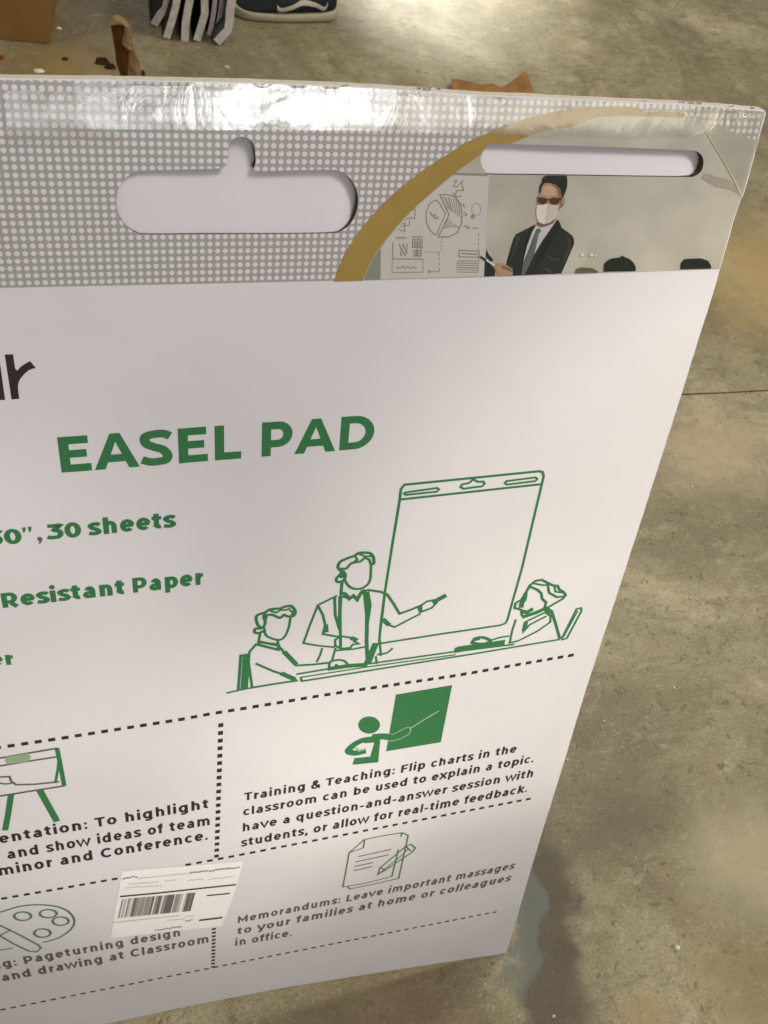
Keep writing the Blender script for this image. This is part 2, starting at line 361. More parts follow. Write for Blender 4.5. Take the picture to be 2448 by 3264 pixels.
skl([(1120, 100), (1150, 90), (1120, 140), (1150, 150), (1200, 95), (1190, 130), (1210, 180), (1150, 180), (1130, 240)], 1.0); skl([(1110, 200), (1150, 240), (1190, 230)], .9)
skl([(1180, 320), (1210, 300), (1215, 340)], .8); skl([(1210, 370), (1240, 395), (1215, 400)], .9); skl([(1205, 500), (1235, 490), (1240, 510), (1270, 510)], 1); skl([(1285, 512), (1335, 516)], 1)
skl(A(1320, 350, 40, 55), .5, True); skl(A(1290, 412, 12, 12), 2.0, True)
skl([(1130, 36), (1250, 40), (1420, 46)], 2.2)
M_sk = mat('printed_sketch', (148, 137, 128), 0.45, 0.4, 0.1, 60)
sk.build('printed_sketches', M_sk, photo)
M_suit = mat('printed_suit', (44, 46, 42), 0.4, 0.4, 0.15, 60); M_hair = mat('printed_hair', (36, 38, 34), 0.42, 0.4, 0.2, 90)
M_skin = mat('printed_skin', (178, 142, 114), 0.42, 0.4, 0.08, 60); M_mask = mat('printed_mask', (226, 216, 206), 0.42, 0.4, 0.05, 60)
M_skin2 = mat('printed_skin_dark', (134, 98, 72), 0.42, 0.4, 0.1, 60)
M_shirt = mat('printed_shirt', (196, 194, 192), 0.42, 0.4, 0.04, 60); M_tie = mat('printed_tie', (98, 104, 106), 0.42, 0.4, 0.15, 80); M_glass = mat('printed_glasses', (84, 54, 36), 0.42, 0.4, 0.1, 80)
M_mask2 = mat('printed_mask_fold', (206, 193, 182), 0.42, 0.4, 0.05, 60); M_lapel = mat('printed_lapel', (34, 36, 33), 0.42, 0.4, 0.1, 60); M_light = mat('printed_lamp', (226, 222, 208), 0.42, 0.4, 0.05, 60); M_hair2 = mat('printed_brown_hair', (104, 92, 70), .42, .4, .15, 90)
flat('man', [
 ('printed_jacket', M_suit, [z7b([(425, 362), (360, 395), (300, 425), (282, 455), (268, 500), (245, 580), (232, 630), (252, 650), (270, 660), (275, 699), (400, 694), (598, 685), (640, 590), (665, 530), (682, 490), (680, 455), (668, 432), (630, 405), (600, 383), (588, 350), (575, 330), (540, 345), (440, 378)]), z7b([(104, 528), (118, 560), (140, 585), (150, 600), (128, 606), (98, 572)]), z7b([(92, 588), (130, 620), (160, 662), (160, 702), (88, 706)])]),
 ('printed_lapels', M_lapel, [z7b([(575, 332), (590, 372), (560, 440), (520, 500), (410, 690), (402, 693), (440, 560), (500, 450)]), z7b([(425, 365), (405, 392), (372, 480), (352, 600), (345, 697), (335, 697), (340, 600), (355, 480), (390, 390)])]),
 ('printed_jacket_fold', mat('printed_jacket_fold', (62, 64, 58), .42, .4, .1, 60), [z7b([(640, 440), (660, 470), (655, 530), (620, 600), (605, 640), (612, 590), (640, 520)]), z7b([(300, 440), (330, 425), (318, 470), (290, 540), (262, 610), (262, 590), (284, 510)]), z7b([(500, 560), (560, 590), (600, 585), (560, 605), (505, 580)]), z7b([(470, 640), (520, 655), (560, 690), (540, 690), (480, 655)])]),
 ('printed_shirt', M_shirt, [z7b([(430, 365), (405, 410), (372, 500), (347, 600), (352, 650), (372, 640), (410, 572), (470, 470), (530, 385), (565, 333), (540, 345), (500, 365), (445, 375)])]),
 ('printed_tie', M_tie, [z7b([(432, 392), (452, 384), (464, 404), (446, 428), (436, 480), (418, 560), (380, 640), (352, 697), (334, 697), (345, 610), (375, 540), (408, 450), (418, 425)])]),
 ('printed_neck', M_skin2, [z7b([(435, 342), (470, 362), (505, 356), (562, 318), (545, 352), (500, 372), (462, 380), (440, 372)]), z7b([(592, 182), (612, 180), (622, 200), (612, 235), (590, 252), (570, 280), (575, 230)])]),
 ('printed_face', M_skin, [z7b([(486, 88), (520, 84), (560, 100), (596, 122), (602, 190), (592, 235), (570, 270), (440, 240), (436, 195), (452, 150), (468, 110)]), z7b([(148, 632), (180, 620), (205, 618), (240, 632), (274, 655), (276, 696), (186, 699), (172, 680), (158, 655)])]),
 ('printed_fingers', M_skin2, [z7b([(205, 632), (250, 645), (272, 664), (268, 676), (230, 660), (200, 648)]), z7b([(520, 90), (596, 122), (604, 190), (590, 230), (575, 180), (572, 130)])]),
 ('printed_face_light', mat('printed_face_light', (200, 166, 138), .42, .4, .06, 60), [z7b([(478, 110), (520, 100), (556, 118), (560, 165), (520, 172), (470, 165)])]),
 ('printed_face_mask', M_mask, [z7b([(434, 232), (470, 232), (500, 224), (520, 232), (578, 236), (574, 280), (560, 318), (520, 348), (480, 358), (448, 345), (434, 318), (430, 275)])]),
 ('printed_mask_fold', M_mask2, [z7b([(505, 226), (578, 237), (574, 280), (560, 318), (520, 348), (485, 358), (492, 300)])]),
 ('printed_hair', M_hair, [z7b([(470, 62), (484, 42), (510, 37), (632, 38), (636, 70), (634, 112), (618, 160), (606, 186), (598, 165), (590, 122), (560, 100), (520, 86), (486, 86), (468, 108), (458, 155), (450, 150), (454, 105), (470, 82)]), z7b([(878, 672), (880, 622), (900, 600), (930, 585), (985, 578), (1000, 566), (1020, 578), (1050, 590), (1075, 615), (1088, 640), (1088, 668)]), z7b([(1385, 656), (1388, 615), (1410, 590), (1450, 586), (1520, 584), (1565, 600), (1584, 630), (1586, 652)])]),
 ('printed_audience_hair', M_hair2, [z7b([(690, 683), (696, 655), (730, 644), (800, 650), (832, 664), (842, 678)])]),
 ('printed_glasses', M_glass, [z7b(A(472, 203, 33, 22)), z7b(A(551, 205, 34, 24)), z7b([(440, 178), (505, 192), (520, 190), (600, 186), (600, 196), (520, 200), (500, 200), (440, 190)])]),
 ('printed_ear', M_skin, [z7b([(600, 188), (612, 184), (618, 200), (608, 228), (597, 232)])]),
 ('printed_tie_stripes', mat('printed_tie_stripe', (110, 115, 116), .42, .4, .1, 60), [z7b([(412, 470), (430, 462), (428, 474), (410, 482)]), z7b([(398, 510), (424, 498), (421, 512), (393, 524)]), z7b([(378, 556), (414, 540), (408, 556), (370, 572)]), z7b([(356, 606), (392, 592), (384, 608), (350, 624)])]),
 ('printed_lamps', M_light, [z7b(A(733, 560, 12, 8)), z7b(A(796, 562, 14, 7)), z7b(A(822, 566, 8, 5)), z7b([(92, 594), (104, 590), (158, 626), (148, 634)])]),
 ('printed_pointer', M_hair, [z7b([(55, 574), (66, 568), (102, 590), (92, 602)])]),
], 0.56, photo)

# green line drawing of the meeting
dr = Ink(0.12); LW = 0.0034
def ln(pts, wd=1.0, closed=False, sm=False, mp=z4): dr.ribbon(mp(catmull(pts, 4, closed) if sm else pts), LW * wd, closed)
ln([(649, 765), (655, 690), (672, 560), (700, 380), (733, 180), (737, 140), (752, 121), (1300, 66), (1314, 70), (1318, 88), (1290, 205), (1230, 460), (1170, 672), (1162, 685), (1140, 693), (900, 728), (650, 767)], 1.15)
ln([(735, 181), (1020, 150), (1306, 119)], 1.1)
ln([(756, 152), (884, 134), (892, 140), (884, 149), (758, 162), (750, 157)], .95, True); ln([(985, 120), (1012, 114), (1022, 108), (1030, 98), (1045, 106), (1052, 109), (1072, 108), (1078, 117), (1068, 127), (992, 137), (980, 130)], 1, True); ln([(1166, 106), (1284, 91), (1292, 97), (1284, 106), (1168, 120), (1160, 113)], .95, True)
# standing man
ln([(505, 478), (482, 458), (490, 435), (520, 420), (552, 408), (565, 399), (602, 397), (622, 408), (628, 438), (616, 446)], 1.3, False, True)
ln([(490, 462), (515, 462), (535, 440), (575, 432), (590, 418), (608, 424), (616, 446)], 1.1); ln([(550, 408), (560, 425), (535, 442)], .9); ln([(565, 402), (592, 412), (618, 412)], .9)
ln([(500, 470), (512, 490), (502, 512), (480, 516), (474, 504), (484, 492), (497, 478)], 1.3, False, True); ln([(492, 475), (502, 490), (490, 500)], 1.4)
ln([(508, 492), (512, 515), (532, 538), (562, 545), (592, 535), (612, 508), (616, 446)], 1.15, False, True)
ln([(498, 515), (494, 560), (490, 640), (492, 785)], 1.3); ln([(492, 560), (512, 565), (528, 585), (544, 572), (560, 588), (574, 562), (592, 548)], 1.6); ln([(500, 575), (520, 580)], 1.2)
ln([(478, 572), (400, 610), (368, 690), (341, 765), (400, 775), (470, 782)]); ln([(400, 612), (420, 650), (430, 690), (420, 728), (490, 740)], 1.1); ln([(432, 690), (434, 722)], 2.0)
ln([(468, 580), (470, 650), (488, 710)], 1.3); ln([(490, 575), (488, 700)], 1.5)
ln([(470, 752), (492, 737), (530, 742), (558, 750), (548, 758), (566, 768), (542, 770), (532, 784), (494, 788), (470, 775)], 1.1, True); ln([(535, 744), (556, 752)], 2.2)
ln([(590, 548), (600, 650), (598, 760), (602, 850)], 1.7); ln([(602, 556), (612, 610), (600, 690)], 1.4); ln([(586, 548), (580, 565)], 2.2)
ln([(600, 548), (655, 556), (682, 567), (708, 605), (732, 645), (775, 630), (822, 610)], 1.2, False); ln([(672, 565), (660, 670), (650, 740), (656, 818)], 1.1)
ln([(664, 668), (680, 688), (712, 700), (760, 675), (818, 645)], 1.1); ln([(664, 668), (690, 692)], 2.2)
ln([(810, 614), (820, 640)], 1.8); ln([(820, 612), (842, 596), (870, 590), (884, 600), (862, 622), (820, 638)], 1.1, True); ln([(866, 600), (922, 570)], 2.4)
ln([(470, 795), (540, 790), (592, 780)]); ln([(418, 785), (408, 815), (395, 842)]); ln([(472, 785), (462, 820), (455, 842)]); ln([(602, 850), (636, 765)], 3); ln([(590, 850), (625, 770)], 1)
ln([(640, 812), (680, 805), (704, 785)], 1.1, False, True); ln([(635, 818), (640, 850)], 1)
# seated person on the left
ln([(176, 706), (155, 690), (150, 655), (185, 640), (205, 628), (245, 624), (262, 618), (290, 614), (308, 635), (300, 655), (275, 656), (262, 650), (245, 662), (215, 650), (192, 652), (188, 668)], 1.3, False, True)
ln([(185, 640), (180, 660), (186, 680), (176, 706)], 1.3, False, True); ln([(205, 632), (230, 640), (250, 630), (270, 630), (288, 622)], .9, False, True); ln([(290, 655), (300, 640), (285, 630)], 1)
ln([(170, 706), (146, 706), (142, 720), (158, 724), (178, 716)], 1.3, False, True)
ln([(182, 705), (190, 735), (235, 752), (262, 742), (280, 705), (288, 662)], 1.15, False, True)
ln([(165, 725), (158, 762), (238, 770), (236, 752)], 1.2); ln([(155, 758), (240, 775), (238, 792), (150, 770)], 1.4)
ln([(150, 768), (122, 800), (116, 830), (132, 946), (230, 930), (312, 918), (300, 905), (220, 880), (146, 848)], 1.2); ln([(242, 780), (312, 856), (380, 852), (445, 845)], 1.2); ln([(262, 800), (312, 852)], 2.2)
ln([(76, 956), (86, 816), (112, 812), (106, 950)], 1.3); ln([(100, 950), (110, 812)], 3.2); ln([(28, 968), (80, 956), (132, 946)], 1); ln([(250, 888), (305, 912)], 2.4)
ln([(445, 870), (450, 842), (480, 834), (508, 838), (520, 858), (490, 862), (470, 852)], 1.2, False, True)
ln([(312, 892), (440, 870), (600, 850), (955, 800), (1200, 770)], 1.1); ln([(330, 902), (334, 920), (700, 862), (1050, 806), (1384, 750)], 1.1); ln([(332, 904), (600, 862), (960, 812)], .8); ln([(440, 870), (520, 858), (602, 852)], 2.4)
ln([(955, 795), (1050, 778), (1160, 762)], 3.4); ln([(965, 785), (1085, 768)], 1.8)
ln([(1030, 757), (1042, 745), (1072, 742), (1102, 756), (1070, 768), (1030, 764)], 1.6, True, True); ln([(1030, 752), (1060, 744)], 2.4); ln([(1100, 755), (1140, 742), (1178, 736)], 1.1)
# seated person on the right
ln([(1240, 570), (1262, 530), (1285, 512), (1310, 508), (1330, 518), (1355, 530), (1375, 532), (1382, 548), (1398, 556), (1408, 570), (1396, 585), (1332, 622)], 1.3)
ln([(1262, 535), (1292, 548), (1308, 562), (1312, 585), (1328, 600), (1322, 620)], 1.3); ln([(1275, 522), (1320, 530), (1340, 525)], 1); ln([(1335, 528), (1340, 560), (1372, 578), (1398, 575)], 1.2); ln([(1362, 534), (1366, 556), (1396, 560)], 1)
ln([(1265, 530), (1245, 560), (1228, 588), (1204, 602), (1200, 622), (1228, 630), (1230, 655)], 1.2); ln([(1245, 560), (1240, 590), (1222, 610)], 2); ln([(1232, 590), (1226, 622)], 2.4); ln([(1225, 635), (1250, 640), (1275, 625)], 2.2)
ln([(1205, 668), (1190, 715), (1180, 764), (1215, 756), (1290, 718), (1345, 680), (1346, 655), (1325, 640), (1245, 678), (1234, 722), (1262, 690), (1330, 655)], 1.1); ln([(1230, 660), (1290, 640), (1330, 622)], 2.2); ln([(1322, 622), (1350, 642)], 2.6); ln([(1246, 680), (1238, 715)], 2.2)
ln([(1330, 625), (1352, 640), (1368, 690), (1384, 748)], 1.4); ln([(1390, 750), (1452, 626), (1470, 622), (1472, 634), (1412, 746), (1390, 752)], 1.0); ln([(1398, 742), (1458, 632)], .6)
dr.build('meeting_drawing', M_green, box, 'green line drawing of people meeting beside a blank easel pad')

# icons
ic = Ink(0.12)
ic.fill(z6([(846, 88), (1094, 46), (1044, 298), (803, 338)])); ic.fill(z6(A(728, 222, 48, 38, n=28)))
ic.ribbon(z6(catmull([(775, 282), (735, 284), (690, 293), (650, 318), (638, 338), (668, 346), (714, 336)], 5)), [.013] * 4 + [.0125] * 30)
ic.ribbon(z6(catmull([(740, 275), (790, 272), (835, 277), (872, 264), (908, 236)], 5)), [.0145] * 8 + [.013] * 4 + [.011] * 20)
ic.fill(z6([(704, 284), (740, 276), (778, 276), (768, 386), (655, 397), (663, 368), (733, 361), (751, 299), (706, 302)]))
ic.build('teaching_icon', M_green, box, 'green icon of a teacher pointing at a board')
iw = Ink(0.36)
iw.ribbon(z6([(808, 290), (830, 291), (862, 283), (902, 262), (912, 244), (906, 232), (890, 233), (862, 247), (835, 262), (822, 262)]), 0.0016); iw.ribbon(z6([(908, 236), (970, 197), (1036, 158)]), 0.0024)
iw.ribbon(z6([(668, 322), (684, 334), (712, 326)]), .004)
M_inkpale = mat('pale_print_gap', (170, 196, 160), .5, .3, .05, 60); iw.build('teaching_icon_outline', M_inkpale, box)
nt_ = Ink(0.12)
for pts, cl, wd in (([(640, 785), (705, 728), (780, 712), (872, 697), (850, 800), (828, 890), (700, 922), (612, 936)], True, 1), ([(708, 730), (702, 764), (640, 785)], False, 1), ([(872, 697), (900, 708), (880, 800), (858, 898), (740, 925), (642, 945), (634, 934)], False, 1), ([(765, 882), (778, 850), (890, 757), (912, 748), (932, 764), (918, 782), (800, 862)], True, 1.1), ([(778, 850), (800, 862)], False, .9), ([(890, 757), (912, 778)], False, .9), ([(765, 882), (850, 815), (905, 765)], False, .7)):
    nt_.ribbon(z6(pts), LW * .95 * wd, cl)
nt_.build('notes_icon', M_olivegreen, box, 'green icon of a sheet of notes with a pencil')
nl = Ink(0.12)
for a, b in (((680, 802), (825, 770)), ((668, 826), (815, 794)), ((662, 846), (745, 828)), ((658, 864), (742, 846))): nl.ribbon(z6([a, b]), LW * 1.0)
nl.build('notes_icon_lines', M_grey, box)
ea = Ink(0.12)
for pts, wd, cl in (([(-60, 228), (0, 214), (150, 188), (330, 157), (345, 160)], 1.1, False), ([(-60, 448), (0, 437), (180, 408), (378, 377)], 1.1, False), ([(-60, 268), (0, 260), (160, 233), (338, 206)], 1.0, False), ([(-20, 326), (55, 322), (66, 350), (95, 370), (200, 368), (325, 355), (348, 352)], 1.0, False), ([(-20, 358), (30, 366), (70, 362)], .9, False)):
    ea.ribbon(z5(pts), LW * wd, cl)
ea.build('easel_icon_lines', M_grey, box)
eg = Ink(0.2)
eg.ribbon(z5([(335, 158), (350, 230), (378, 378)]), LW * 1.9); eg.ribbon(z5([(348, 205), (340, 280), (325, 360)]), LW * 1.2)
eg.ribbon(z5([(65, 428), (48, 540), (30, 638)]), LW * 2.6); eg.ribbon(z5([(232, 400), (335, 586)]), LW * 2.9); eg.build('easel_icon_legs', M_green, box)
ep = Ink(0.2); ep.fill(z5([(35, 205), (100, 196), (165, 184), (184, 208), (164, 234), (44, 250), (28, 228)])); ep.build('easel_icon_clip', M_ltgreen, box)
pa = Ink(0.12)
for pts in ([(-60, 1140), (0, 1120), (120, 1085), (230, 1076), (330, 1086), (400, 1115), (436, 1165), (420, 1215), (350, 1268), (250, 1298)],): pa.ribbon(z5(catmull(pts, 6)), LW * 1.25)
for a in ((133, 1143, 50, 25), (283, 1128, 50, 24), (356, 1172, 47, 25), (249, 1242, 48, 25)): pa.ribbon(z5(A(*a, n=24)), LW * 1.3, True)
pa.ribbon(z5([(-60, 1165), (0, 1197), (100, 1245), (225, 1312), (242, 1330), (215, 1352), (170, 1348), (80, 1305), (0, 1258), (-40, 1240)]), LW * 1.0); pa.ribbon(z5([(-20, 1345), (75, 1330)]), LW); pa.ribbon(z5([(0, 1255), (55, 1228)]), LW)
pa.build('palette_icon', M_olivegreen, box, 'green outline icon of a paint palette with brush')

# ------------------------------------------------------------------ lettering (geometric stroke alphabet, cap height 0.70)
def arc(cx, cy, rx, ry, a0, a1, n=12): return [(cx + rx * math.cos(rad(a0 + (a1 - a0) * i / n)), cy + ry * math.sin(rad(a0 + (a1 - a0) * i / n))) for i in range(n + 1)]
def glyphs(T, yr=.76):
    h = T / 2; x = .565; G = {}; g = T / 2 * yr; TV = T * yr
    ring = lambda cx, cy, rx, ry: ('C', arc(cx, cy, rx, ry, 0, 360, 24)[:-1])
    o = ring(.31, x / 2, .31 - .04 - h, x / 2 - g)
    G['o'] = (.62, [o]); G['O'] = (.84, [ring(.42, .35, .38 - h, .36 - g)]); G['0'] = (.68, [ring(.34, .35, .30 - h, .36 - g)])
    bowl = lambda cx: ring(cx, x / 2, .265 - h, x / 2 - g)
    G['b'] = (.66, [[(.08 + h, .74), (.08 + h, 0)], bowl(.355)]); G['p'] = (.66, [[(.08 + h, x), (.08 + h, -.19)], bowl(.355)])
    G['d'] = (.66, [[(.58 - h, .74), (.58 - h, 0)], bowl(.305)]); G['q'] = (.66, [[(.58 - h, x), (.58 - h, -.19)], bowl(.305)])
    G['g'] = (.66, [[(.58 - h, x), (.58 - h, -.0)] + arc(.33, -.0, .25 - h, .19 - g, 0, -150, 8), bowl(.305)])
    G['a'] = (.60, [[(.52 - h, 0), (.52 - h, .30)] + arc(.31, .30, .21 - h, x - .30 - g, 0, 155, 8), ring(.28, .165, .235 - h, .175 - g)])
    G['e'] = (.60, [[(.06 + h, x / 2), (.555 - h * .3, x / 2)], arc(.305, x / 2, .265 - h, x / 2 - g, 0, 318, 18)])
    G['c'] = (.56, [arc(.31, x / 2, .27 - h, x / 2 - g, 45, 315, 14)])
    G['s'] = (.50, [catmull([(.45, .43), (.36, x - g), (.22, x - g), (.12, .42), (.2, .315), (.33, .25), (.41, .15), (.33, g), (.18, g), (.05, .11)], 4)])
    G['S'] = (.62, [catmull([(.56, .57), (.44, .70 - g), (.27, .70 - g), (.125, .58), (.14, .45), (.28, .37), (.42, .31), (.50, .20), (.47, .10), (.34, g), (.20, g), (.05, .13)], 4)])
    G['i'] = (.28, [[(.14, 0), (.14, x)], ('D', .14, .725, h * 1.05)]); G['l'] = (.28, [[(.14, 0), (.14, .74)]])
    G['t'] = (.42, [[(.19, .68), (.19, .17)] + arc(.32, .17, .13, .17 - g, 180, 285, 6), [(.02, x - g), (.38, x - g)]])
    G['f'] = (.38, [[(.18, 0), (.18, .57)] + arc(.31, .57, .13, .18 - g, 180, 70, 6), [(.02, x - g), (.36, x - g)]])
    G['r'] = (.42, [[(.08 + h, 0), (.08 + h, x)], arc(.40, .24, .32 - h, .30 - g, 170, 90, 6)])
    nn = lambda x0, x1: [(x0, .22)] + arc((x0 + x1) / 2, .30, (x1 - x0) / 2, x - .30 - g, 180, 0, 10) + [(x1, 0)]
    G['n'] = (.65, [[(.08 + h, 0), (.08 + h, x)], nn(.08 + h, .57 - h)]); G['h'] = (.65, [[(.08 + h, 0), (.08 + h, .74)], nn(.08 + h, .57 - h)])
    G['m'] = (.98, [[(.08 + h, 0), (.08 + h, x)], nn(.08 + h, .49), nn(.49, .90 - h)])
    G['u'] = (.65, [[(.57 - h, x), (.57 - h, 0)], [(.08 + h, x)] + arc(.325, .24, .245 - h, .24 - g, 180, 360, 10)])
    G['w'] = (.86, [[(.03, x), (.235, h * .6), (.43, x - .04), (.625, h * .6), (.83, x)]]); G['y'] = (.58, [[(.03, x), (.29, .02)], [(.55, x), (.32, .02), (.24, -.12), (.17, -.19 + g), (.08, -.17 + g)]])
    G['v'] = (.58, [[(.03, x), (.29, h * .6), (.55, x)]]); G['x'] = (.58, [[(.04, 0), (.54, x)], [(.04, x), (.54, 0)]]); G['k'] = (.62, [[(.08 + h, 0), (.08 + h, .74)], [(.52, x), (.20, .22)], [(.28, .30), (.56, 0)]])
    G['E'] = (.65, [[(.08 + h, 0), (.08 + h, .70)], [(.08 + T, .70 - g), (.58, .70 - g)], [(.08 + T, .36), (.54, .36)], [(.08 + T, g), (.60, g)]])
    G['F'] = (.62, [[(.08 + h, 0), (.08 + h, .70)], [(.08 + T, .70 - g), (.58, .70 - g)], [(.08 + T, .33), (.54, .33)]])
    G['L'] = (.58, [[(.08 + h, 0), (.08 + h, .70)], [(.08 + T, g), (.56, g)]])
    G['A'] = (.78, [('F', [(.0, 0), (.305, .70), (.475, .70), (.78, 0), (.78 - T * 1.08, 0), (.39, .70 - T * .95), (T * 1.08, 0)]), [(.17, .21), (.61, .21)]])
    G['P'] = (.70, [[(.08 + h, 0), (.08 + h, .70)], [(.08 + T, .70 - g), (.38, .70 - g)] + arc(.38, .70 - g - (.26 - g), .27 - h, .26 - g, 90, -90, 10)[1:] + [(.08 + T, .70 - .52 + g)]])
    G['R'] = (.72, G['P'][1] + [[(.40, .20), (.60, 0)]])
    G['D'] = (.80, [[(.08 + h, 0), (.08 + h, .70)], [(.08 + T, .70 - g), (.36, .70 - g)] + arc(.36, .35, .38 - h, .35 - g, 90, -90, 12)[1:] + [(.08 + T, g)]])
    G['T'] = (.60, [[(.30, 0), (.30, .70 - TV)], [(.01, .70 - g), (.59, .70 - g)]]); G['M'] = (.94, [[(.08 + h, 0), (.08 + h, .70)], [(.86 - h, 0), (.86 - h, .70)], [(.13, .67), (.47, .20), (.81, .67)]])
    G['C'] = (.74, [arc(.41, .35, .37 - h, .36 - g, 45, 315, 16)])
    G['3'] = (.62, [catmull([(.07, .70 - g), (.30, .70 - g), (.50, .70 - g), (.30, .42), (.46, .36), (.51, .22), (.42, .09), (.28, g), (.14, .08), (.03, .13)], 3)])
    G['&'] = (.70, [catmull([(.66, .0), (.40, .26), (.22, .46), (.21, .60), (.32, .66), (.43, .58), (.36, .44), (.14, .30), (.09, .17), (.18, .05), (.34, .04), (.50, .13), (.60, .30)], 4)])
    G['-'] = (.40, [[(.05, .26), (.35, .26)]]); G['.'] = (.25, [('D', .125, .08, .085)]); G[':'] = (.25, [('D', .125, .08, .085), ('D', .125, .43, .085)]); G[','] = (.25, [('D', .125, .08, .085), [(.14, .06), (.09, -.12)]])
    G['"'] = (.46, [('F', [(.07, .71), (.20, .71), (.16, .50), (.09, .47)]), ('F', [(.27, .71), (.40, .71), (.36, .50), (.29, .47)])]); G[' '] = (.28, [])
    return G
def text(k, s, p0, p1, cap, mp, T=.15, track=0.0, yr=.76):
    """string between two photographed base points; cap height in the same units"""
    a, b = mp([p0])[0], mp([p1])[0]; c = mp([(p0[0] - cap * .03, p0[1] - cap)])[0]
    H = abs(c[1] - a[1]) / .70
    G = glyphs(T, yr); W = sum(G[ch][0] + track for ch in s) - track - .10
    dx, dy = b[0] - a[0], b[1] - a[1]; L = math.hypot(dx, dy); sx = L / W; ex = (dx / L, dy / L); ey = (ex[1] * 0 + 0.0, -1.0)
    tw = T * (sx + H) / 2
    X = -.06
    for ch in s:
        adv, st = G[ch]
        f = lambda p: (a[0] + ex[0] * (X + p[0]) * sx + ey[0] * p[1] * H, a[1] + ex[1] * (X + p[0]) * sx + ey[1] * p[1] * H)
        # strokes are offset in glyph space so that stems and bars scale with the letter
        for q in st:
            if q[0] == 'D': k.fill([f(p) for p in arc(q[1], q[2], q[3], q[3], 0, 360, 10)[:-1]]); continue
            if q[0] == 'F': k.fill([f(p) for p in q[1]]); continue
            cl = q[0] == 'C'; pts = q[1] if cl else q
            k.gl(pts, T, cl, f, yr)
        X += adv + track
def gl(self, pts, T, closed, f, yr):
    n = len(pts); h = T / 2; Lp, Rp = [], []
    for i in range(n):
        a = pts[i - 1] if (closed or i > 0) else None; b = pts[(i + 1) % n] if (closed or i < n - 1) else None; p = pts[i]
        def un(q, r): d = math.hypot(r[0] - q[0], r[1] - q[1]) or 1e-9; return ((r[0] - q[0]) / d, (r[1] - q[1]) / d)
        d1 = un(a, p) if a else un(p, b); d2 = un(p, b) if b else d1
        n1, n2 = (-d1[1], d1[0]), (-d2[1], d2[0]); m = (n1[0] + n2[0], n1[1] + n2[1]); ml = math.hypot(*m) or 1; m = (m[0] / ml, m[1] / ml)
        k = min(1 / max(.3, m[0] * n1[0] + m[1] * n1[1]), 1.8) * h
        Lp.append(f((p[0] + m[0] * k, p[1] + m[1] * k * yr))); Rp.append(f((p[0] - m[0] * k, p[1] - m[1] * k * yr)))
    o = self.off(); k0 = len(self.v)
    for a, b in zip(Lp, Rp): self.v.append(S(*a, o)); self.v.append(S(*b, o))
    for i in range(n if closed else n - 1):
        j = (i + 1) % n; self.f.append((k0 + 2 * i, k0 + 2 * i + 1, k0 + 2 * j + 1, k0 + 2 * j))
Ink.gl = gl
t = Ink(.12); text(t, 'EASEL PAD', (246, 583), (1520, 481), 145, z3, .170, .0, .88); t.build('title_lettering', M_green, box)
t = Ink(.12); text(t, '30', (-50, 880), (92, 869), 61, z3, .21); text(t, '"', (98, 868), (140, 863), 62, z3, .2); text(t, '30', (199, 854), (333, 842), 61, z3, .21); text(t, 'sheets', (365, 838), (712, 803), 64, z3, .20); t.build('sheet_count_lettering', M_green, box)
t = Ink(.12); t.fill(z3([(152, 846), (162, 843), (172, 848), (172, 858), (164, 871), (157, 872), (160, 862), (152, 856)])); t.build('comma_mark', M_grey, box)
t = Ink(.12); text(t, 'Resistant', (10, 1133), (508, 1075), 60, z3, .205, .0); text(t, 'Paper', (540, 1072), (825, 1036), 60, z3, .205, .0); t.build('paper_type_lettering', M_green, box)
t = Ink(.12); z9 = Z(0, 1900, .36166); text(t, 'er', (-75, 612), (122, 603), 112, z9, .2); t.build('feature_lettering', M_green, box)
t = Ink(.12); t.fill(zr([(125, 245), (345, 240), (390, 550), (405, 625), (455, 672), (560, 560), (680, 480), (800, 418), (945, 605), (850, 625), (760, 662), (640, 765), (540, 885), (482, 1010), (476, 1150), (512, 1415), (305, 1432), (240, 1000)])); t.fill(zr([(-235, 275), (-30, 268), (60, 900), (135, 1442), (-100, 1455)])); t.build('brand_lettering', M_black, box)
def dashed(pts, pitch, wd, frac=.52):
    """evenly spaced dashes along a line given by photographed points"""
    q = zp(pts); cum = [0]
    for a, b in zip(q, q[1:]): cum.append(cum[-1] + math.hypot(b[0] - a[0], b[1] - a[1]))
    def at(t):
        t = min(max(t, 0), cum[-1])
        for i in range(len(q) - 1):
            if t <= cum[i + 1] + 1e-9: k = (t - cum[i]) / (cum[i + 1] - cum[i]); return (q[i][0] + (q[i + 1][0] - q[i][0]) * k, q[i][1] + (q[i + 1][1] - q[i][1]) * k)
    n = int(round(cum[-1] / pitch)); p = cum[-1] / (n + frac); k = Ink(.12)
    for i in range(n + 1): k.ribbon([at(i * p), at(i * p + frac * p)], wd)
    k.build('dashed_line', M_black, box)
dashed([(-108, 2398), (206, 2351), (586, 2291), (671.7, 2275), (1084, 2207), (1449, 2153.6), (1828.4, 2087)], .0186, .0068)
dashed([(591, 2757), (659, 2745), (1691.6, 2545)], .0186, .0064)
dashed([(-32, 2871), (374, 2800)], .0186, .0064)
dashed([(-32, 3225.5), (678, 3084), (1583, 2906)], .0186, .0062)
dashed([(704, 2305), (690, 2733)], .0180, .0076, .50)
dashed([(682, 2958), (679, 3084)], .0180, .0074, .50)
def line_part(s, a, b, cap, mp, T, tr, m):
    t = Ink(.12); text(t, s, a, b, cap, mp, T, tr); t.build('text_line', m, box)
for s, a, b in (('Training & Teaching: Flip charts in the', (180, 556), (1374, 342)), ('classroom can be used to explain a topic.', (174, 622), (1450, 386)), ('have a question-and-answer session with', (170, 692), (1449, 450)), ('students, or allow for real-time feedback.', (165, 759), (1422, 517))):
    line_part(s, a, b, 34, z6, .175, .045, M_black)
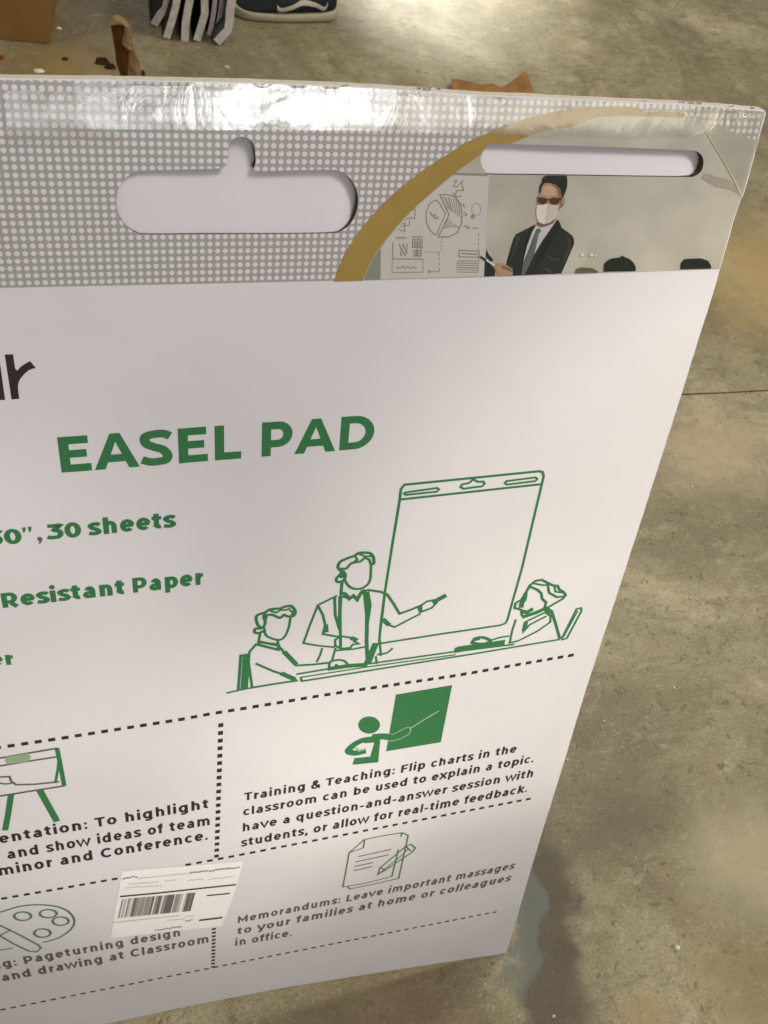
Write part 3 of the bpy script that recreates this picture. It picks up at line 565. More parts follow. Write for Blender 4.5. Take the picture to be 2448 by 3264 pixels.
for s, a, b in (('entation: To highlight', (2, 716), (1225, 507)), ('n and show ideas of team', (-52, 824), (1236, 605)), ('minor and Conference.', (-4, 906), (1222, 692))):
    line_part(s, a, b, 55, z5, .18, .05, M_black)
for s, a, b in (('Memorandums: Leave important massages', (148, 1096), (1362, 856)), ('to your families at home or colleagues', (148, 1146), (1346, 910)), ('in office.', (138, 1196), (386, 1152))):
    line_part(s, a, b, 29, z6, .175, .06, M_grey)
for s, a, b in (('ng: Pageturning design', (-40, 1457), (1062, 1258)), ('and drawing at Classroom', (18, 1526), (1228, 1296))):
    line_part(s, a, b, 45, z5, .18, .06, M_grey)

# barcode sticker
M_st = mat('sticker_paper', (252, 250, 247), .45, .4, .02, 30); M_bar = mat('barcode_ink', (120, 116, 112), .5, .3, .12, 120); M_dk = mat('sticker_black', (48, 42, 40), .5, .3, .1, 100); M_faint = mat('faint_sticker_print', (206, 200, 188), .5, .3, .05, 100)
stp = z8b([(128, 255), (300, 235), (800, 196), (1412, 142), (1330, 440), (1188, 832), (600, 890), (8, 960), (50, 700)])
st = sheet('barcode_sticker', stp, M_st, 0.50, box, (), .01, .012)
def lerp(a, b, t): return (a[0] + (b[0] - a[0]) * t, a[1] + (b[1] - a[1]) * t)
TL, TR, BL, BR = (128, 545), (978, 468), (82, 745), (925, 662)
rr = random.Random(3)
tones = [mat('barcode_pale', (196, 190, 184), .5, .3, .05, 120), mat('barcode_mid', (158, 152, 146), .5, .3, .08, 120), mat('barcode_dark', (112, 110, 104), .5, .3, .1, 120)]
kbs = [Ink(.62), Ink(.62), Ink(.62)]; x = 0.0
for wb, tn in ((.02, 1), (.01, -1), (.03, 0), (.012, -1), (.02, 1), (.02, 0), (.01, -1), (.018, 0), (.03, 2), (.035, 1), (.01, 0), (.05, 1), (.012, 0), (.035, 1), (.02, 1), (.008, 0), (.028, 2), (.014, -1), (.03, 1), (.035, 2), (.012, 0), (.012, -1), (.035, 1), (.055, 2), (.03, 2), (.01, -1), (.05, 1), (.035, 0), (.025, -1), (.02, 0), (.045, 2), (.01, 1), (.03, 2)):
    wb *= 1.12
    if tn >= 0: kbs[tn].fill(z8b([lerp(TL, TR, x), lerp(TL, TR, min(1, x + wb)), lerp(BL, BR, min(1, x + wb)), lerp(BL, BR, x)]))
    x += wb
    if x >= .99: break
for kb, tn in zip(kbs, tones): kb.build('barcode', tn, st)
kd = Ink(.85)
for pts, wd in (([(108, 516), (500, 480), (1000, 425), (1335, 390)], .0048), ([(1025, 506), (1270, 483)], .0042), ([(945, 768), (1190, 738)], .0060)):
    kd = Ink(.85); kd.ribbon(z8b(pts), wd); kd.build('sticker_rule', M_dk, st)
kf = Ink(.85)
for a, b, n_ in (((200, 385), (520, 360), 12), ((580, 350), (700, 338), 5), ((170, 420), (560, 400), 12), ((820, 345), (1000, 325), 7), ((1040, 335), (1330, 300), 10), ((610, 770), (800, 745), 8), ((800, 730), (900, 715), 4)):
    for i in range(n_):
        p, q = lerp(a, b, i / n_), lerp(a, b, (i + .7) / n_); kf.ribbon(z8b([(p[0], p[1] + rr.uniform(-6, 6)), q]), .003)
kf.ribbon(z8b([(30, 792), (400, 752), (740, 715)]), .003); kf.ribbon(z8b([(300, 322), (560, 296), (850, 268)]), .0022)
kf.build('faint_sticker_text', M_faint, st)['kind'] = 'stuff'
kg = Ink(.85)
for a, b, n_ in (((135, 325), (300, 300), 5), ((850, 265), (1380, 205), 16), ((475, 872), (765, 835), 10), ((800, 775), (880, 762), 4)):
    for i in range(n_):
        p, q = lerp(a, b, i / n_), lerp(a, b, (i + .75) / n_); kg.ribbon(z8b([(p[0], p[1] + rr.uniform(-8, 8)), (q[0], q[1] + rr.uniform(-8, 8))]), .0042)
kg.build('sticker_text', mat('sticker_grey', (150, 142, 134), .5, .3, .1, 100), st)['kind'] = 'stuff'

# clear packing tape over the top edge
def tape(name, pts, off):
    v2, fs, _ = region(pts, (), .01, .008)
    return link(name, [S(u, v, off + 0.05 * math.sin(u * 60 + 3 * math.sin(v * 90))) for u, v in v2], fs, M_tape, box, [(u, v) for u, v in v2], True)
tape('packing_tape', [(u, v + .0006) for u, v in top[1:]][::-1] + zp([(235, 252), (230, 290), (240, 330), (238, 408), (620, 412), (800, 411), (1100, 413), (1523, 424), (1750, 430), (2000, 436), (2205, 432), (2290, 405), (2420, 395)]), 1.5)
tape('packing_tape_end', zp([(18, 286), (20, 449), (200, 450), (400, 451), (372, 425), (372, 290), (200, 283)]), 1.9)
px_poly = zp
tape('packing_tape_corner', zp([(2215, 345), (2300, 348), (2425, 362), (2402, 470), (2366, 605), (2320, 540), (2270, 450)]), 1.2)
# crease across the folded corner
cr = Ink(.75); M_crease = mat('paper_crease', (206, 197, 172), .6, .3, .05, 60)
cr.ribbon(z5b([(1262, 262), (1330, 380), (1400, 495), (1470, 620), (1508, 705)]), .0013); cr.build('corner_crease', M_crease, box)
cr2 = Ink(.56); cr2.fill(z5b([(1300, 585), (1330, 580), (1365, 600), (1440, 615), (1478, 655), (1500, 700), (1450, 668), (1370, 655), (1320, 628), (1285, 605)])); cr2.build('darker_print', mat('darker_print', (164, 155, 136), .6, .3, .1, 120), box)  # darker patch on the print at the slot's right end
# frayed paper along the torn upper edge
fr = bmesh.new(); M_fray = mat('frayed_paper', (226, 220, 208), .9, .1, .08, 200)
def fray(u, v, sz):
    p = S(u, v, random.uniform(-4, 1)); n_ = 5; c = [fr.verts.new(p + UWv * (sz * (i - 2) * .5) - VWv * (sz * random.uniform(.05, .55)) + NWv * random.uniform(-.3, .3) * sz) for i in range(n_)]
    d = [fr.verts.new(p + UWv * (sz * (i - 2) * .5) + VWv * sz * .6 + NWv * .001 * i) for i in range(n_)]
    for i in range(n_ - 1): fr.faces.new((c[i], c[i + 1], d[i + 1], d[i]))
for x, y, s_ in ((1100, 272, .004), (1330, 284, .005), (1360, 285, .006), (1400, 290, .005), (2055, 324, .004), (2180, 327, .006), (2205, 328, .007), (2230, 331, .006), (2330, 340, .004), (2400, 346, .004)):
    u, v = px_uv(x, y); fray(u, v, s_ * .5)
for i in range(200):
    x = random.uniform(0, 2430); u, v = px_uv(x, 249 + 102 * (x / 2441) ** 1.15); fray(u, v + .001, random.uniform(.0004, .0012))
me = bpy.data.meshes.new('frayed_edge'); fr.to_mesh(me); me.materials.append(M_fray); o = bpy.data.objects.new('frayed_edge', me); COL.objects.link(o); o.parent = box; o.matrix_parent_inverse = box.matrix_world.inverted(); o['kind'] = 'stuff'

# ------------------------------------------------------------------ concrete floor
def floor_material():
    m = bpy.data.materials.new('worn_concrete'); m.use_nodes = True; nt = m.node_tree; b = nt.nodes['Principled BSDF']; L = nt.links.new; N_ = nt.nodes.new
    tc = N_('ShaderNodeTexCoord')
    def noise(scale, detail, rough=.55, sx=1, sy=1, dist=0, rot=0):
        mp = N_('ShaderNodeMapping'); mp.inputs['Scale'].default_value = (sx, sy, 1); mp.inputs['Rotation'].default_value = (0, 0, rot); L(tc.outputs['Object'], mp.inputs['Vector'])
        n = N_('ShaderNodeTexNoise'); n.inputs['Scale'].default_value = scale; n.inputs['Detail'].default_value = detail; n.inputs['Roughness'].default_value = rough; n.inputs['Distortion'].default_value = dist; L(mp.outputs[0], n.inputs['Vector']); return n.outputs['Fac']
    def ramp(src, stops):
        r = N_('ShaderNodeValToRGB'); e = r.color_ramp.elements
        while len(e) < len(stops): e.new(.5)
        for el, (p, c) in zip(e, stops): el.position = p; el.color = c if len(c) == 4 else lin(c)
        L(src, r.inputs['Fac']); return r.outputs['Color']
    def mix(fac, a, b_, mode='MIX'):
        x = N_('ShaderNodeMix'); x.data_type = 'RGBA'; x.blend_type = mode
        if isinstance(fac, (int, float)): x.inputs[0].default_value = fac
        else: L(fac, x.inputs[0])
        for i, s_ in ((6, a), (7, b_)):
            if isinstance(s_, tuple): x.inputs[i].default_value = s_
            else: L(s_, x.inputs[i])
        return x.outputs[2]
    k = lambda v: (v, v, v, 1)
    big = noise(2.6, 8, .62, 1, .8, .8)
    base = ramp(big, [(.34, (104, 96, 69)), (.45, (130, 122, 91)), (.54, (152, 143, 111)), (.65, (184, 173, 139))])
    st = noise(8, 10, .72, 1.3, .8, .8, .6); base = mix(ramp(st, [(.42, k(0)), (.60, k(.6))]), base, lin((144, 130, 104)))
    st2 = noise(16, 10, .8, .8, 1.3, 1.0, .6); base = mix(ramp(st2, [(.49, k(0)), (.57, k(.5))]), base, lin((116, 108, 82)))
    st3 = noise(24, 10, .8, .8, 1.25, .7, .6); base = mix(ramp(st3, [(.54, k(0)), (.62, k(.5))]), base, lin((176, 165, 136)))
    st4 = noise(5, 9, .7, 1, 1, 1.5, 1.2); base = mix(ramp(st4, [(.52, k(0)), (.64, k(.6))]), base, lin((112, 106, 78)))
    spk = noise(40, 7, .75, .8, 1.3, .5, .6); base = mix(ramp(spk, [(.60, k(0)), (.65, k(.7))]), base, lin((96, 84, 54)))
    spk3 = noise(60, 4, .6, 1, 1, .4); base = mix(ramp(spk3, [(.61, k(0)), (.65, k(.65))]), base, lin((92, 82, 56)))
    spk2 = noise(120, 3, .6); base = mix(ramp(spk2, [(.64, k(0)), (.69, k(.5))]), base, lin((190, 178, 146)))
    fine = noise(260, 4, .7); base = mix(.75, base, ramp(fine, [(.3, k(.3)), (.7, k(.7))]), 'OVERLAY')
    # patches with a place and an outline of their own
    wn = N_('ShaderNodeTexNoise'); wn.inputs['Scale'].default_value = 12; wn.inputs['Detail'].default_value = 6; L(tc.outputs['Object'], wn.inputs['Vector'])
    ws = N_('ShaderNodeVectorMath'); ws.operation = 'SUBTRACT'; ws.inputs[1].default_value = (.5, .5, .5); L(wn.outputs['Color'], ws.inputs[0])
    wm = N_('ShaderNodeVectorMath'); wm.operation = 'SCALE'; wm.inputs['Scale'].default_value = .13; L(ws.outputs[0], wm.inputs[0])
    wa = N_('ShaderNodeVectorMath'); wa.operation = 'ADD'; L(tc.outputs['Object'], wa.inputs[0]); L(wm.outputs[0], wa.inputs[1])
    def blob(px, py, px2, py2, width, col, amt, soft=.5):
        a, c = floor_at(px, py), floor_at(px2, py2); mid = (a + c) / 2; d = c - a; ln_ = max(d.length / 2, .01); ang = math.atan2(d.y, d.x)
        mp = N_('ShaderNodeMapping'); mp.vector_type = 'TEXTURE'; mp.inputs['Location'].default_value = (mid.x, mid.y, 0); mp.inputs['Rotation'].default_value = (0, 0, ang); mp.inputs['Scale'].default_value = (ln_, width, 1); L(wa.outputs[0], mp.inputs['Vector'])
        le = N_('ShaderNodeVectorMath'); le.operation = 'LENGTH'; L(mp.outputs[0], le.inputs[0])
        mr = N_('ShaderNodeMapRange'); mr.interpolation_type = 'SMOOTHSTEP'; mr.inputs[1].default_value = 1 - soft; mr.inputs[2].default_value = 1 + soft * .6; mr.inputs[3].default_value = amt; mr.inputs[4].default_value = 0; L(le.outputs['Value'], mr.inputs[0])
        nonlocal base; base = mix(mr.outputs[0], base, lin(col))
    blob(1780, 3500, 1712, 2600, .048, (76, 67, 52), .85, .5)       # darker brown patch beside the lower corner
    blob(1672, 2660, 1652, 3150, .027, (102, 106, 96), .85, .25)       # worn strip of blue-grey paint beside the lower corner
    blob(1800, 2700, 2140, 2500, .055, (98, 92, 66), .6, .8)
    blob(2480, 700, 2360, 1050, .14, (178, 152, 98), .7, .9)        # ochre patches
    blob(2448, 3000, 2300, 3264, .10, (146, 130, 82), .5, .9); blob(2060, 3300, 2040, 3180, .04, (156, 132, 82), .5, .8)
    blob(0, 215, 420, 235, .13, (156, 130, 82), .7, .8)
    blob(2448, 2580, 2320, 2900, .10, (186, 175, 143), .65, .7); blob(2100, 1500, 2448, 1380, .10, (184, 168, 136), .6, .7)
    blob(950, 3264, 1500, 3190, .12, (108, 86, 48), .6, .8)
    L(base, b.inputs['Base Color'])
    rr_ = N_('ShaderNodeMapRange'); rr_.inputs[3].default_value = .30; rr_.inputs[4].default_value = .62; L(st, rr_.inputs[0]); L(rr_.outputs[0], b.inputs['Roughness'])
    b.inputs['Specular IOR Level'].default_value = .35
    bp = N_('ShaderNodeBump'); bp.inputs['Strength'].default_value = .35; bp.inputs['Distance'].default_value = .004; L(st2, bp.inputs['Height']); L(bp.outputs[0], b.inputs['Normal'])
    return m
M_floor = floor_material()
a, c = floor_at(2160, 1258), floor_at(2448, 1245); jd = (c - a).normalized(); jn = Vector((-jd.y, jd.x, 0)); gw = .0026
def slab(name, p, q, sgn, far):
    q1 = a - jd * p + jn * sgn * gw / 2; q2 = a + jd * q + jn * sgn * gw / 2
    n_ = 120; e = [q1.lerp(q2, i / n_) + jn * sgn * abs(random.gauss(0, .0011)) for i in range(n_ + 1)]
    f2 = [x + jn * sgn * far for x in e]; dn = [x - Vector((0, 0, .05)) for x in e]
    vs = [x.copy() for x in e + f2 + dn]; k = n_ + 1
    for x in vs[:2 * k]: x.z = 0
    fs = []
    for i in range(n_):
        fs += [(i, i + 1, k + i + 1, k + i), (i, i + 1, 2 * k + i + 1, 2 * k + i)]
    if sgn < 0: fs = [x[::-1] for x in fs]
    o = link(name, vs, fs, M_floor); o['kind'] = 'structure'; return o
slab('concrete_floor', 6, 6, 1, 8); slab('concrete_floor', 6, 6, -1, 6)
M_dirt = mat('joint_dirt', (92, 80, 56), .95, .1, .2, 200)
jo = link('floor_joint', [(-6, -6, -.003), (6, -6, -.003), (6, 9, -.003), (-6, 9, -.003)], [(0, 1, 2, 3)], M_dirt); jo['kind'] = 'structure'
# ------------------------------------------------------------------ things on the floor behind
M_kraft = mat('brown_kraft_card', (142, 108, 62), .8, .15, .10, 14, .1, 90)
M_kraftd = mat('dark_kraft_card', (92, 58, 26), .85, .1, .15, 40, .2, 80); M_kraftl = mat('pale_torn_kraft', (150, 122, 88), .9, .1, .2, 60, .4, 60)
def solid(name, quad_bottom, h, m, parent):
    b = [Vector(p) for p in quad_bottom]; t_ = [p + Vector((0, 0, h)) for p in b]
    return link(name, b + t_, [(3, 2, 1, 0), (4, 5, 6, 7), (0, 1, 5, 4), (1, 2, 6, 5), (2, 3, 7, 6), (3, 0, 4, 7)], m, parent)
c0 = floor_at(160, 141); c1 = floor_at(-40, 124); ex = (c1 - c0).normalized(); ey = Vector((ex.y, -ex.x, 0))
if ey.y < 0: ey = -ey
ct = thing('brown_carton', 'plain brown cardboard carton standing on the concrete behind the white carton', 'box', c0)
q0, q1, q2, q3 = c0, c0 + ex * .42, c0 + ex * .42 + ey * .30, c0 + ey * .30
solid('carton_body', [q0 + Vector((0, 0, .002)), q1 + Vector((0, 0, .002)), q2 + Vector((0, 0, .002)), q3 + Vector((0, 0, .002))], .33, M_kraft, ct)
for i, (aa, bb) in enumerate(((q0, q1), (q2, q3))):
    m0, m1 = aa + Vector((0, 0, .332)), bb + Vector((0, 0, .332)); out = (ey * -1 if i == 0 else ey)
    link('carton_flap', [m0, m1, m1 + out * .11 + Vector((0, 0, .06)), m0 + out * .11 + Vector((0, 0, .06))] + [m0 + Vector((0, 0, .004)), m1 + Vector((0, 0, .004)), m1 + out * .11 + Vector((0, 0, .064)), m0 + out * .11 + Vector((0, 0, .064))], [(0, 1, 2, 3), (7, 6, 5, 4), (0, 4, 5, 1), (1, 5, 6, 2), (2, 6, 7, 3), (3, 7, 4, 0)], M_kraft, ct)
s0 = q0 + ex * .235 - ey * .0012
link('carton_seam', [s0 + Vector((0, 0, .003)), s0 + ex * .012 + Vector((0, 0, .003)), s0 + ex * .012 + Vector((0, 0, .33)), s0 + Vector((0, 0, .33))], [(0, 1, 2, 3)], M_kraftd, ct)

# torn strip of kraft card standing on end
zb = lambda x, y: (x / 2.765, y / 2.765)
sp = floor_at(*zb(1150, 760)); YS = sp.y
strip = thing('torn_cardboard_strip', 'torn brown cardboard strip curling upright behind the dotted top edge', 'cardboard', sp)
def px_sheet(name, rows, m, parent, depth=.0, Y=YS, th=.004, jitter=.0):
    """a crumpled card sheet: each row is a list of (x, y, depth)"""
    vs = []; fs = []; nc = len(rows[0]); nr = len(rows)
    for k in (0, 1):
        for r in rows:
            for x, y, d in r: vs.append(at_y(*zb(x, y), Y + d + k * th) + Vector((0, 0, random.uniform(-jitter, jitter))))
    o = nr * nc
    for i in range(nr - 1):
        for j in range(nc - 1):
            q = i * nc + j; fs += [(q, q + 1, q + nc + 1, q + nc), (o + q + nc, o + q + nc + 1, o + q + 1, o + q)]
    for i in range(nr - 1):
        for j in (0, nc - 1): q = i * nc + j; fs.append((q, q + nc, o + q + nc, o + q))
    for j in range(nc - 1):
        for i in (0, nr - 1): q = i * nc + j; fs.append((q, q + 1, o + q + 1, o + q))
    ob = link(name, vs, fs, m, parent, None, False)
    bm = bmesh.new(); bm.from_mesh(ob.data); bmesh.ops.recalc_face_normals(bm, faces=bm.faces); bm.to_mesh(ob.data); bm.free(); return ob
px_sheet('shaded_face', [[(975, 225, .02), (1040, 215, .0), (1115, 225, -.01)], [(990, 300, .02), (1050, 300, .0), (1085, 330, -.01)], [(1005, 400, .02), (1050, 400, 0), (1080, 400, -.01)], [(1015, 450, .02), (1070, 440, 0), (1140, 425, -.01)], [(1022, 540, .02), (1080, 540, 0), (1135, 540, -.01)], [(1040, 600, .02), (1090, 620, 0), (1130, 640, -.01)], [(1100, 770, .02), (1120, 770, 0), (1140, 770, -.01)]], M_kraftd, strip)  # left face: its shade is painted in as a darker brown
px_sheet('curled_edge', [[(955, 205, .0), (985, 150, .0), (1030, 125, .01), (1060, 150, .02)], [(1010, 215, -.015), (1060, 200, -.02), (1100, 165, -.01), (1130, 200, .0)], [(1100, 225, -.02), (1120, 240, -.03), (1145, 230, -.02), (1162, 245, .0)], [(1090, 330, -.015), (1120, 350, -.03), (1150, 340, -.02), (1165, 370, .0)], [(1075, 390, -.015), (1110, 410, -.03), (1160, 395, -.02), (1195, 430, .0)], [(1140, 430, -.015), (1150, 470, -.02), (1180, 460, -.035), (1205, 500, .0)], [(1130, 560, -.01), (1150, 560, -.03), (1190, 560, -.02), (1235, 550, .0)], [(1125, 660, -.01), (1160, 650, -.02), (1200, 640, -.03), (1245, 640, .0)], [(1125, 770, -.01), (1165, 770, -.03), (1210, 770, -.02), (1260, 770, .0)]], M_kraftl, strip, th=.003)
def chip(name, px, py, size, m, label, cat, group=None, squash=.5, h=.006, lift=.001):
    p = floor_at(px, py); n_ = 8; vs = []
    for k in (0, 1):
        for i in range(n_):
            an = 2 * math.pi * i / n_; r = size * random.uniform(.6, 1) * (1 - .35 * k)
            vs.append(p + Vector((math.cos(an) * r, math.sin(an) * r * squash, lift + k * h * random.uniform(.6, 1.2))))
    fs = [tuple(range(n_ - 1, -1, -1)), tuple(range(n_, 2 * n_))] + [(i, (i + 1) % n_, n_ + (i + 1) % n_, n_ + i) for i in range(n_)]
    o = link(name, [v - p for v in vs], fs, m); o.location = p
    return tag(o, label, cat, group)
M_chipw = mat('white_crumb', (235, 228, 205), .8, .2, .05, 100); M_chipd = mat('dark_scrap', (72, 52, 30), .9, .1, .2, 100)
chip('dark_scrap', *zb(905, 560), .022, M_chipd, 'dark brown shred lying left of the torn upright cardboard strip', 'scrap', None, .45, .014)
chip('dark_scrap', *zb(975, 600), .016, M_chipd, 'small dark shred touching the foot of the torn cardboard strip', 'scrap', None, .6, .012)
chip('dark_scrap', *zb(1250, 665), .012, M_chipd, 'tiny dark shred right of the torn upright cardboard strip', 'scrap', None, .6, .010)
chip('dark_scrap', *zb(575, 525), .010, M_chipd, 'dark crumb between the brown carton and the torn strip', 'scrap', None, .8, .004)
chip('brown_scrap', *zb(5, 520), .014, mat('rust_scrap', (120, 74, 30), .9, .1, .2, 100), 'rust brown scrap in front of the plain brown carton', 'scrap', None, .7, .006)
chip('pale_scrap', *zb(335, 632), .018, M_chipw, 'pale yellow paper scrap just behind the dotted top edge, in front of the carton', 'scrap', None, .5, .005)
chip('pale_scrap', *zb(520, 257), .010, M_chipw, 'pale chip in the shadow beside the plain brown carton', 'scrap', None, .6, .004)
chip('pale_scrap', 722, 216, .012, mat('grey_crumb', (190, 180, 150), .8, .2, .05, 100), 'pale flake alone on the floor behind the dotted top edge', 'scrap', None, .7, .004)
crumbs = [(2150, 1456, .0032, 'white crumb level with the drawn easel pad, right of the carton'), (2205, 1554, .0034, 'white crumb furthest right below the floor joint, beside the drawn easel pad'), (2431, 1202, .0036, 'white crumb just above the floor joint at the photo edge'), (1925, 2299, .003, 'white crumb beside the green teacher icon, upper of two'), (1807, 2423, .003, 'white crumb touching the carton edge beside the word topic'), (2156, 3022, .0062, 'largest white crumb, angular, on the ochre floor near the lower edge'), (1763, 3240, .0036, 'grey crumb on the dark patch at the bottom edge of the photo'), (2200, 1908, .003, 'tan crumb halfway down the floor right of the carton'), (2147, 2194, .003, 'white crumb right of the dashed line end, above the teacher icon')]
for px, py, sz, lb in crumbs: chip('white_crumb', px, py, sz * .8, M_chipw, lb, 'crumb', 'white crumbs scattered on the concrete', .9, sz * .9)

# orange-brown torn card peeking over the top edge
YT = floor_at(1570, 330).y
tc_ = bpy.data.objects
card_pts = [(1435, 268), (1462, 256), (1500, 270), (1528, 292), (1560, 284), (1600, 280), (1640, 262), (1662, 250), (1676, 258), (1700, 312), (1690, 345), (1440, 345)]
loc0 = floor_at(1570, 330)
vsx = []
for k in (0, 1):
    for x, y in card_pts:
        p = floor_at(x, y + 6); vsx.append(p + Vector((0, 0, .012 + k * .004 + .01 * math.sin(x * .05))) - loc0)
n_ = len(card_pts)
o = link('torn_card_piece', vsx, [tuple(range(n_)), tuple(range(2 * n_ - 1, n_ - 1, -1))] + [(i, n_ + i, n_ + (i + 1) % n_, (i + 1) % n_) for i in range(n_)], mat('orange_kraft', (146, 108, 62), .8, .2, .25, 30, .3, 60))
o.location = loc0; tag(o, 'torn orange brown cardboard piece peeking over the top edge near the gold arc', 'cardboard')

# fan of boards, white front edges and dark sides
zc = lambda x, y: (450 + x * .422, y * .422)
M_edge = mat('grey_white_edge', (206, 200, 192), .7, .2, .16, 60); M_dark = mat('dark_board_side', (38, 32, 26), .7, .2, .3, 60); M_blue = mat('slate_board_side', (86, 98, 100), .7, .2, .15, 60)
fb = floor_at(*zc(380, 325)); YB = fb.y
bun = thing('board_bundle', 'fanned bundle of white edged boards standing on end beside the sneaker', 'boards', fb)
def board(cl, w0, mside, dy=0):
    Y = floor_at(*zc(*cl[-1])).y
    L_, R_ = [], []
    for i, (x, y) in enumerate(cl):
        aa, bb = cl[max(0, i - 1)], cl[min(len(cl) - 1, i + 1)]; dx, dyy = bb[0] - aa[0], bb[1] - aa[1]; d = math.hypot(dx, dyy); nx, ny = -dyy / d, dx / d
        L_.append(at_y(*zc(x + nx * w0 / 2, y + ny * w0 / 2), Y)); R_.append(at_y(*zc(x - nx * w0 / 2, y - ny * w0 / 2), Y))
    for q in (L_, R_):
        q.insert(0, q[0] + (q[0] - q[1]).normalized() * .16)
    if min(p.z for p in L_ + R_) < .001:
        dz = .001 - min(p.z for p in L_ + R_)
        for p in L_ + R_: p.z += dz
    n_ = len(L_); back = Vector((.01, .20, .0)); vs = L_ + R_ + [p + back for p in L_] + [p + back for p in R_]; fs = []; mi = []
    for i in range(n_ - 1):
        fs += [(i, i + 1, n_ + i + 1, n_ + i), (i, 2 * n_ + i, 2 * n_ + i + 1, i + 1), (n_ + i, n_ + i + 1, 3 * n_ + i + 1, 3 * n_ + i), (2 * n_ + i, 3 * n_ + i, 3 * n_ + i + 1, 2 * n_ + i + 1)]; mi += [0, 1, 1, 1]
    fs += [(0, n_, 3 * n_, 2 * n_), (n_ - 1, 3 * n_ - 1, 4 * n_ - 1, 2 * n_ - 1)]; mi += [0, 0]
    o = link('board', vs, fs, [M_edge, mside], bun)
    for p, k in zip(o.data.polygons, mi): p.material_index = k
for cl, w0, ms in (([(210, -20), (185, 80), (140, 130), (98, 205)], 54, M_dark), ([(275, -20), (262, 60), (232, 170), (190, 300)], 50, M_dark), ([(372, -20), (352, 80), (336, 180), (330, 315)], 52, M_dark), ([(478, -20), (482, 110), (462, 180), (420, 318)], 50, M_dark), ([(560, -20), (548, 100), (530, 200), (512, 272)], 32, M_blue), ([(620, -20), (606, 100), (592, 180), (580, 260)], 44, M_blue), ([(690, -20), (672, 100), (668, 180), (655, 250), (570, 345)], 58, M_blue)):
    board(cl, w0 * 1.12, ms)

# sneaker: outer side towards the camera, toe to the left
M_canvas = mat('navy_canvas', (38, 42, 43), .8, .2, .15, 120, .2, 300); M_sole = mat('off_white_rubber', (176, 168, 142), .6, .3, .06, 60); M_stripe = mat('white_leather', (196, 190, 176), .5, .3, .05, 60); M_lace = mat('white_lace', (200, 196, 188), .8, .1, .05, 100)
h0 = floor_at(*zc(1490, 175)); t0 = floor_at(*zc(690, 140)); mid = floor_at(*zc(1100, 205))
ax = (t0 - h0); Ls = ax.length; ax.normalize(); ay = Vector((-ax.y, ax.x, 0))
if ay.y > 0: ay = -ay                                  # towards the camera
shoe = thing('sneaker', 'navy canvas sneaker with off white sole and white wavy side stripe', 'shoe', (h0 + t0) / 2)
def halfw(t): return .033 + .018 * math.sin(min(1, max(0, t)) * math.pi * .9) * (0.8 + .5 * t) if 0 < t < 1 else .02
prof_h = [(0, .070), (.12, .078), (.3, .072), (.42, .068), (.55, .062), (.7, .045), (.85, .036), (.95, .030), (1, .018)]
def ph(t):
    for (a0, b0), (a1, b1) in zip(prof_h, prof_h[1:]):
        if a0 <= t <= a1: return b0 + (b1 - b0) * (t - a0) / (a1 - a0)
    return prof_h[-1][1]
center = h0 - ay * .040
def outl(t):
    w_ = halfw(t)
    e = 1.0
    if t < .12: e = math.sqrt(max(0, 1 - ((.12 - t) / .12) ** 2))
    if t > .80: e = math.sqrt(max(0, 1 - ((t - .80) / .20) ** 2))
    return w_ * e + .0005
def loft(name, z0, z1f, inflate, m, round_top, op=None):
    nt_s, nr_ = 36, 20; vs = []; fs = []
    for i in range(nt_s + 1):
        t = i / nt_s; w_ = outl(t) + inflate; c_ = center + ax * (t * (Ls + 2 * inflate) - inflate); zt = z1f(t)
        for j in range(nr_):
            an = 2 * math.pi * j / nr_; cx_, sx_ = math.cos(an), math.sin(an)
            if round_top: hx = math.copysign(abs(cx_) ** .8, cx_); vz = z0 + (zt - z0) * (.5 + .5 * math.copysign(abs(sx_) ** .6, sx_)); hx *= (1 - .32 * max(0, sx_))
            else: hx = math.copysign(abs(cx_) ** .35, cx_); vz = z0 + (zt - z0) * (.5 + .5 * math.copysign(abs(sx_) ** .35, sx_))
            vs.append(c_ + ay * (w_ * hx) + Vector((0, 0, vz)))
    for i in range(nt_s):
        for j in range(nr_): q = i * nr_ + j; q2 = i * nr_ + (j + 1) % nr_; fs.append((q, q2, q2 + nr_, q + nr_))
    fs += [tuple(range(nr_)), tuple(nt_s * nr_ + j for j in range(nr_ - 1, -1, -1))]
    o = link(name, vs, fs, m, shoe, None, True); bm = bmesh.new(); bm.from_mesh(o.data); bmesh.ops.recalc_face_normals(bm, faces=bm.faces); bm.to_mesh(o.data); bm.free(); return o
loft('sole', .0, lambda t: .027 - .004 * math.sin(t * math.pi), .003, M_sole, False)
loft('canvas_upper', .016, ph, -.001, M_canvas, True)
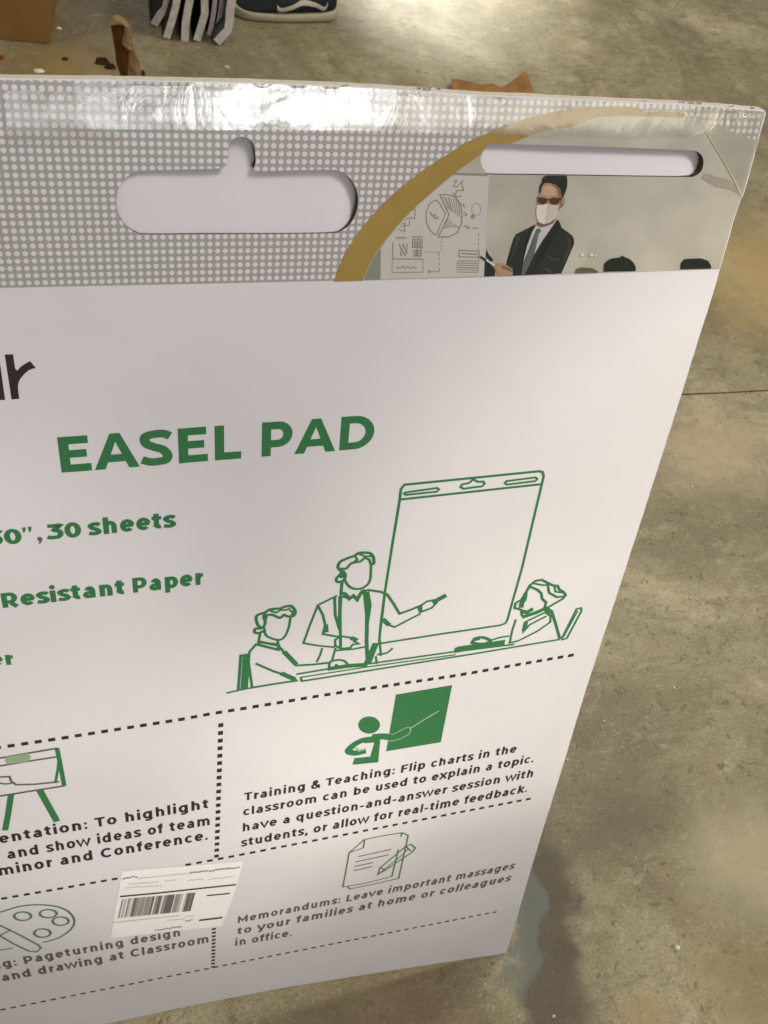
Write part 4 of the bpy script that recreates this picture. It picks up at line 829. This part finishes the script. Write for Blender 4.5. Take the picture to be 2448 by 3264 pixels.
def side_pt(t, z, off=.0012):
    zt = ph(t); z0 = .016; s_ = max(-1, min(1, (z - z0) / (zt - z0) * 2 - 1)); sx_ = math.copysign(abs(s_) ** (1 / .6), s_); cx_ = math.sqrt(max(0, 1 - sx_ ** 2)) ** .8 * (1 - .32 * max(0, sx_))
    return center + ax * (t * Ls) + ay * ((outl(t) - .001) * cx_ + off) + Vector((0, 0, z))
vs, fs = [], []
cl = catmull([(.12, .050), (.15, .036), (.24, .047), (.36, .052), (.46, .041), (.56, .034), (.60, .040)], 5); n_ = len(cl)
for i, (t_, z_) in enumerate(cl):
    hh = .0058 if 0 < i < n_ - 1 else .003
    vs += [side_pt(t_, z_ - hh), side_pt(t_, z_, .0026), side_pt(t_, z_ + hh)]
for i in range(n_ - 1): fs += [(3 * i, 3 * i + 1, 3 * i + 4, 3 * i + 3), (3 * i + 1, 3 * i + 2, 3 * i + 5, 3 * i + 4)]
link('side_stripe', vs, fs, M_stripe, shoe, None, True)
vs, fs = [], []
for i in range(25):
    an = 2 * math.pi * i / 24; c_ = center + ax * (.21 * Ls + .042 * math.cos(an)) + ay * .024 * math.sin(an)
    for z_, k in ((.060, .8), (.088, 1), (.088, .82), (.060, .6)): p = center + ax * (.21 * Ls); vs.append(p + (c_ - p) * k + Vector((0, 0, z_)))
for i in range(24):
    for j in range(3): q = 4 * i + j; fs.append((q, q + 1, q + 5, q + 4))
link('collar', vs, fs, M_canvas, shoe, None, True)
for i in range(5):
    t_ = .42 + .055 * i; c_ = center + ax * (t_ * Ls); z_ = ph(t_) + .0015
    link('lace', [c_ + ay * s * .018 + ax * d + Vector((0, 0, z_ - abs(s) * .004 + k)) for k in (0, .003) for s, d in ((-1, -.003), (0, -.003), (1, -.003), (1, .003), (0, .003), (-1, .003))], [(0, 1, 4, 5), (1, 2, 3, 4), (6, 7, 10, 11), (7, 8, 9, 10), (0, 1, 7, 6), (1, 2, 8, 7), (3, 4, 10, 9), (4, 5, 11, 10)], M_lace, shoe)
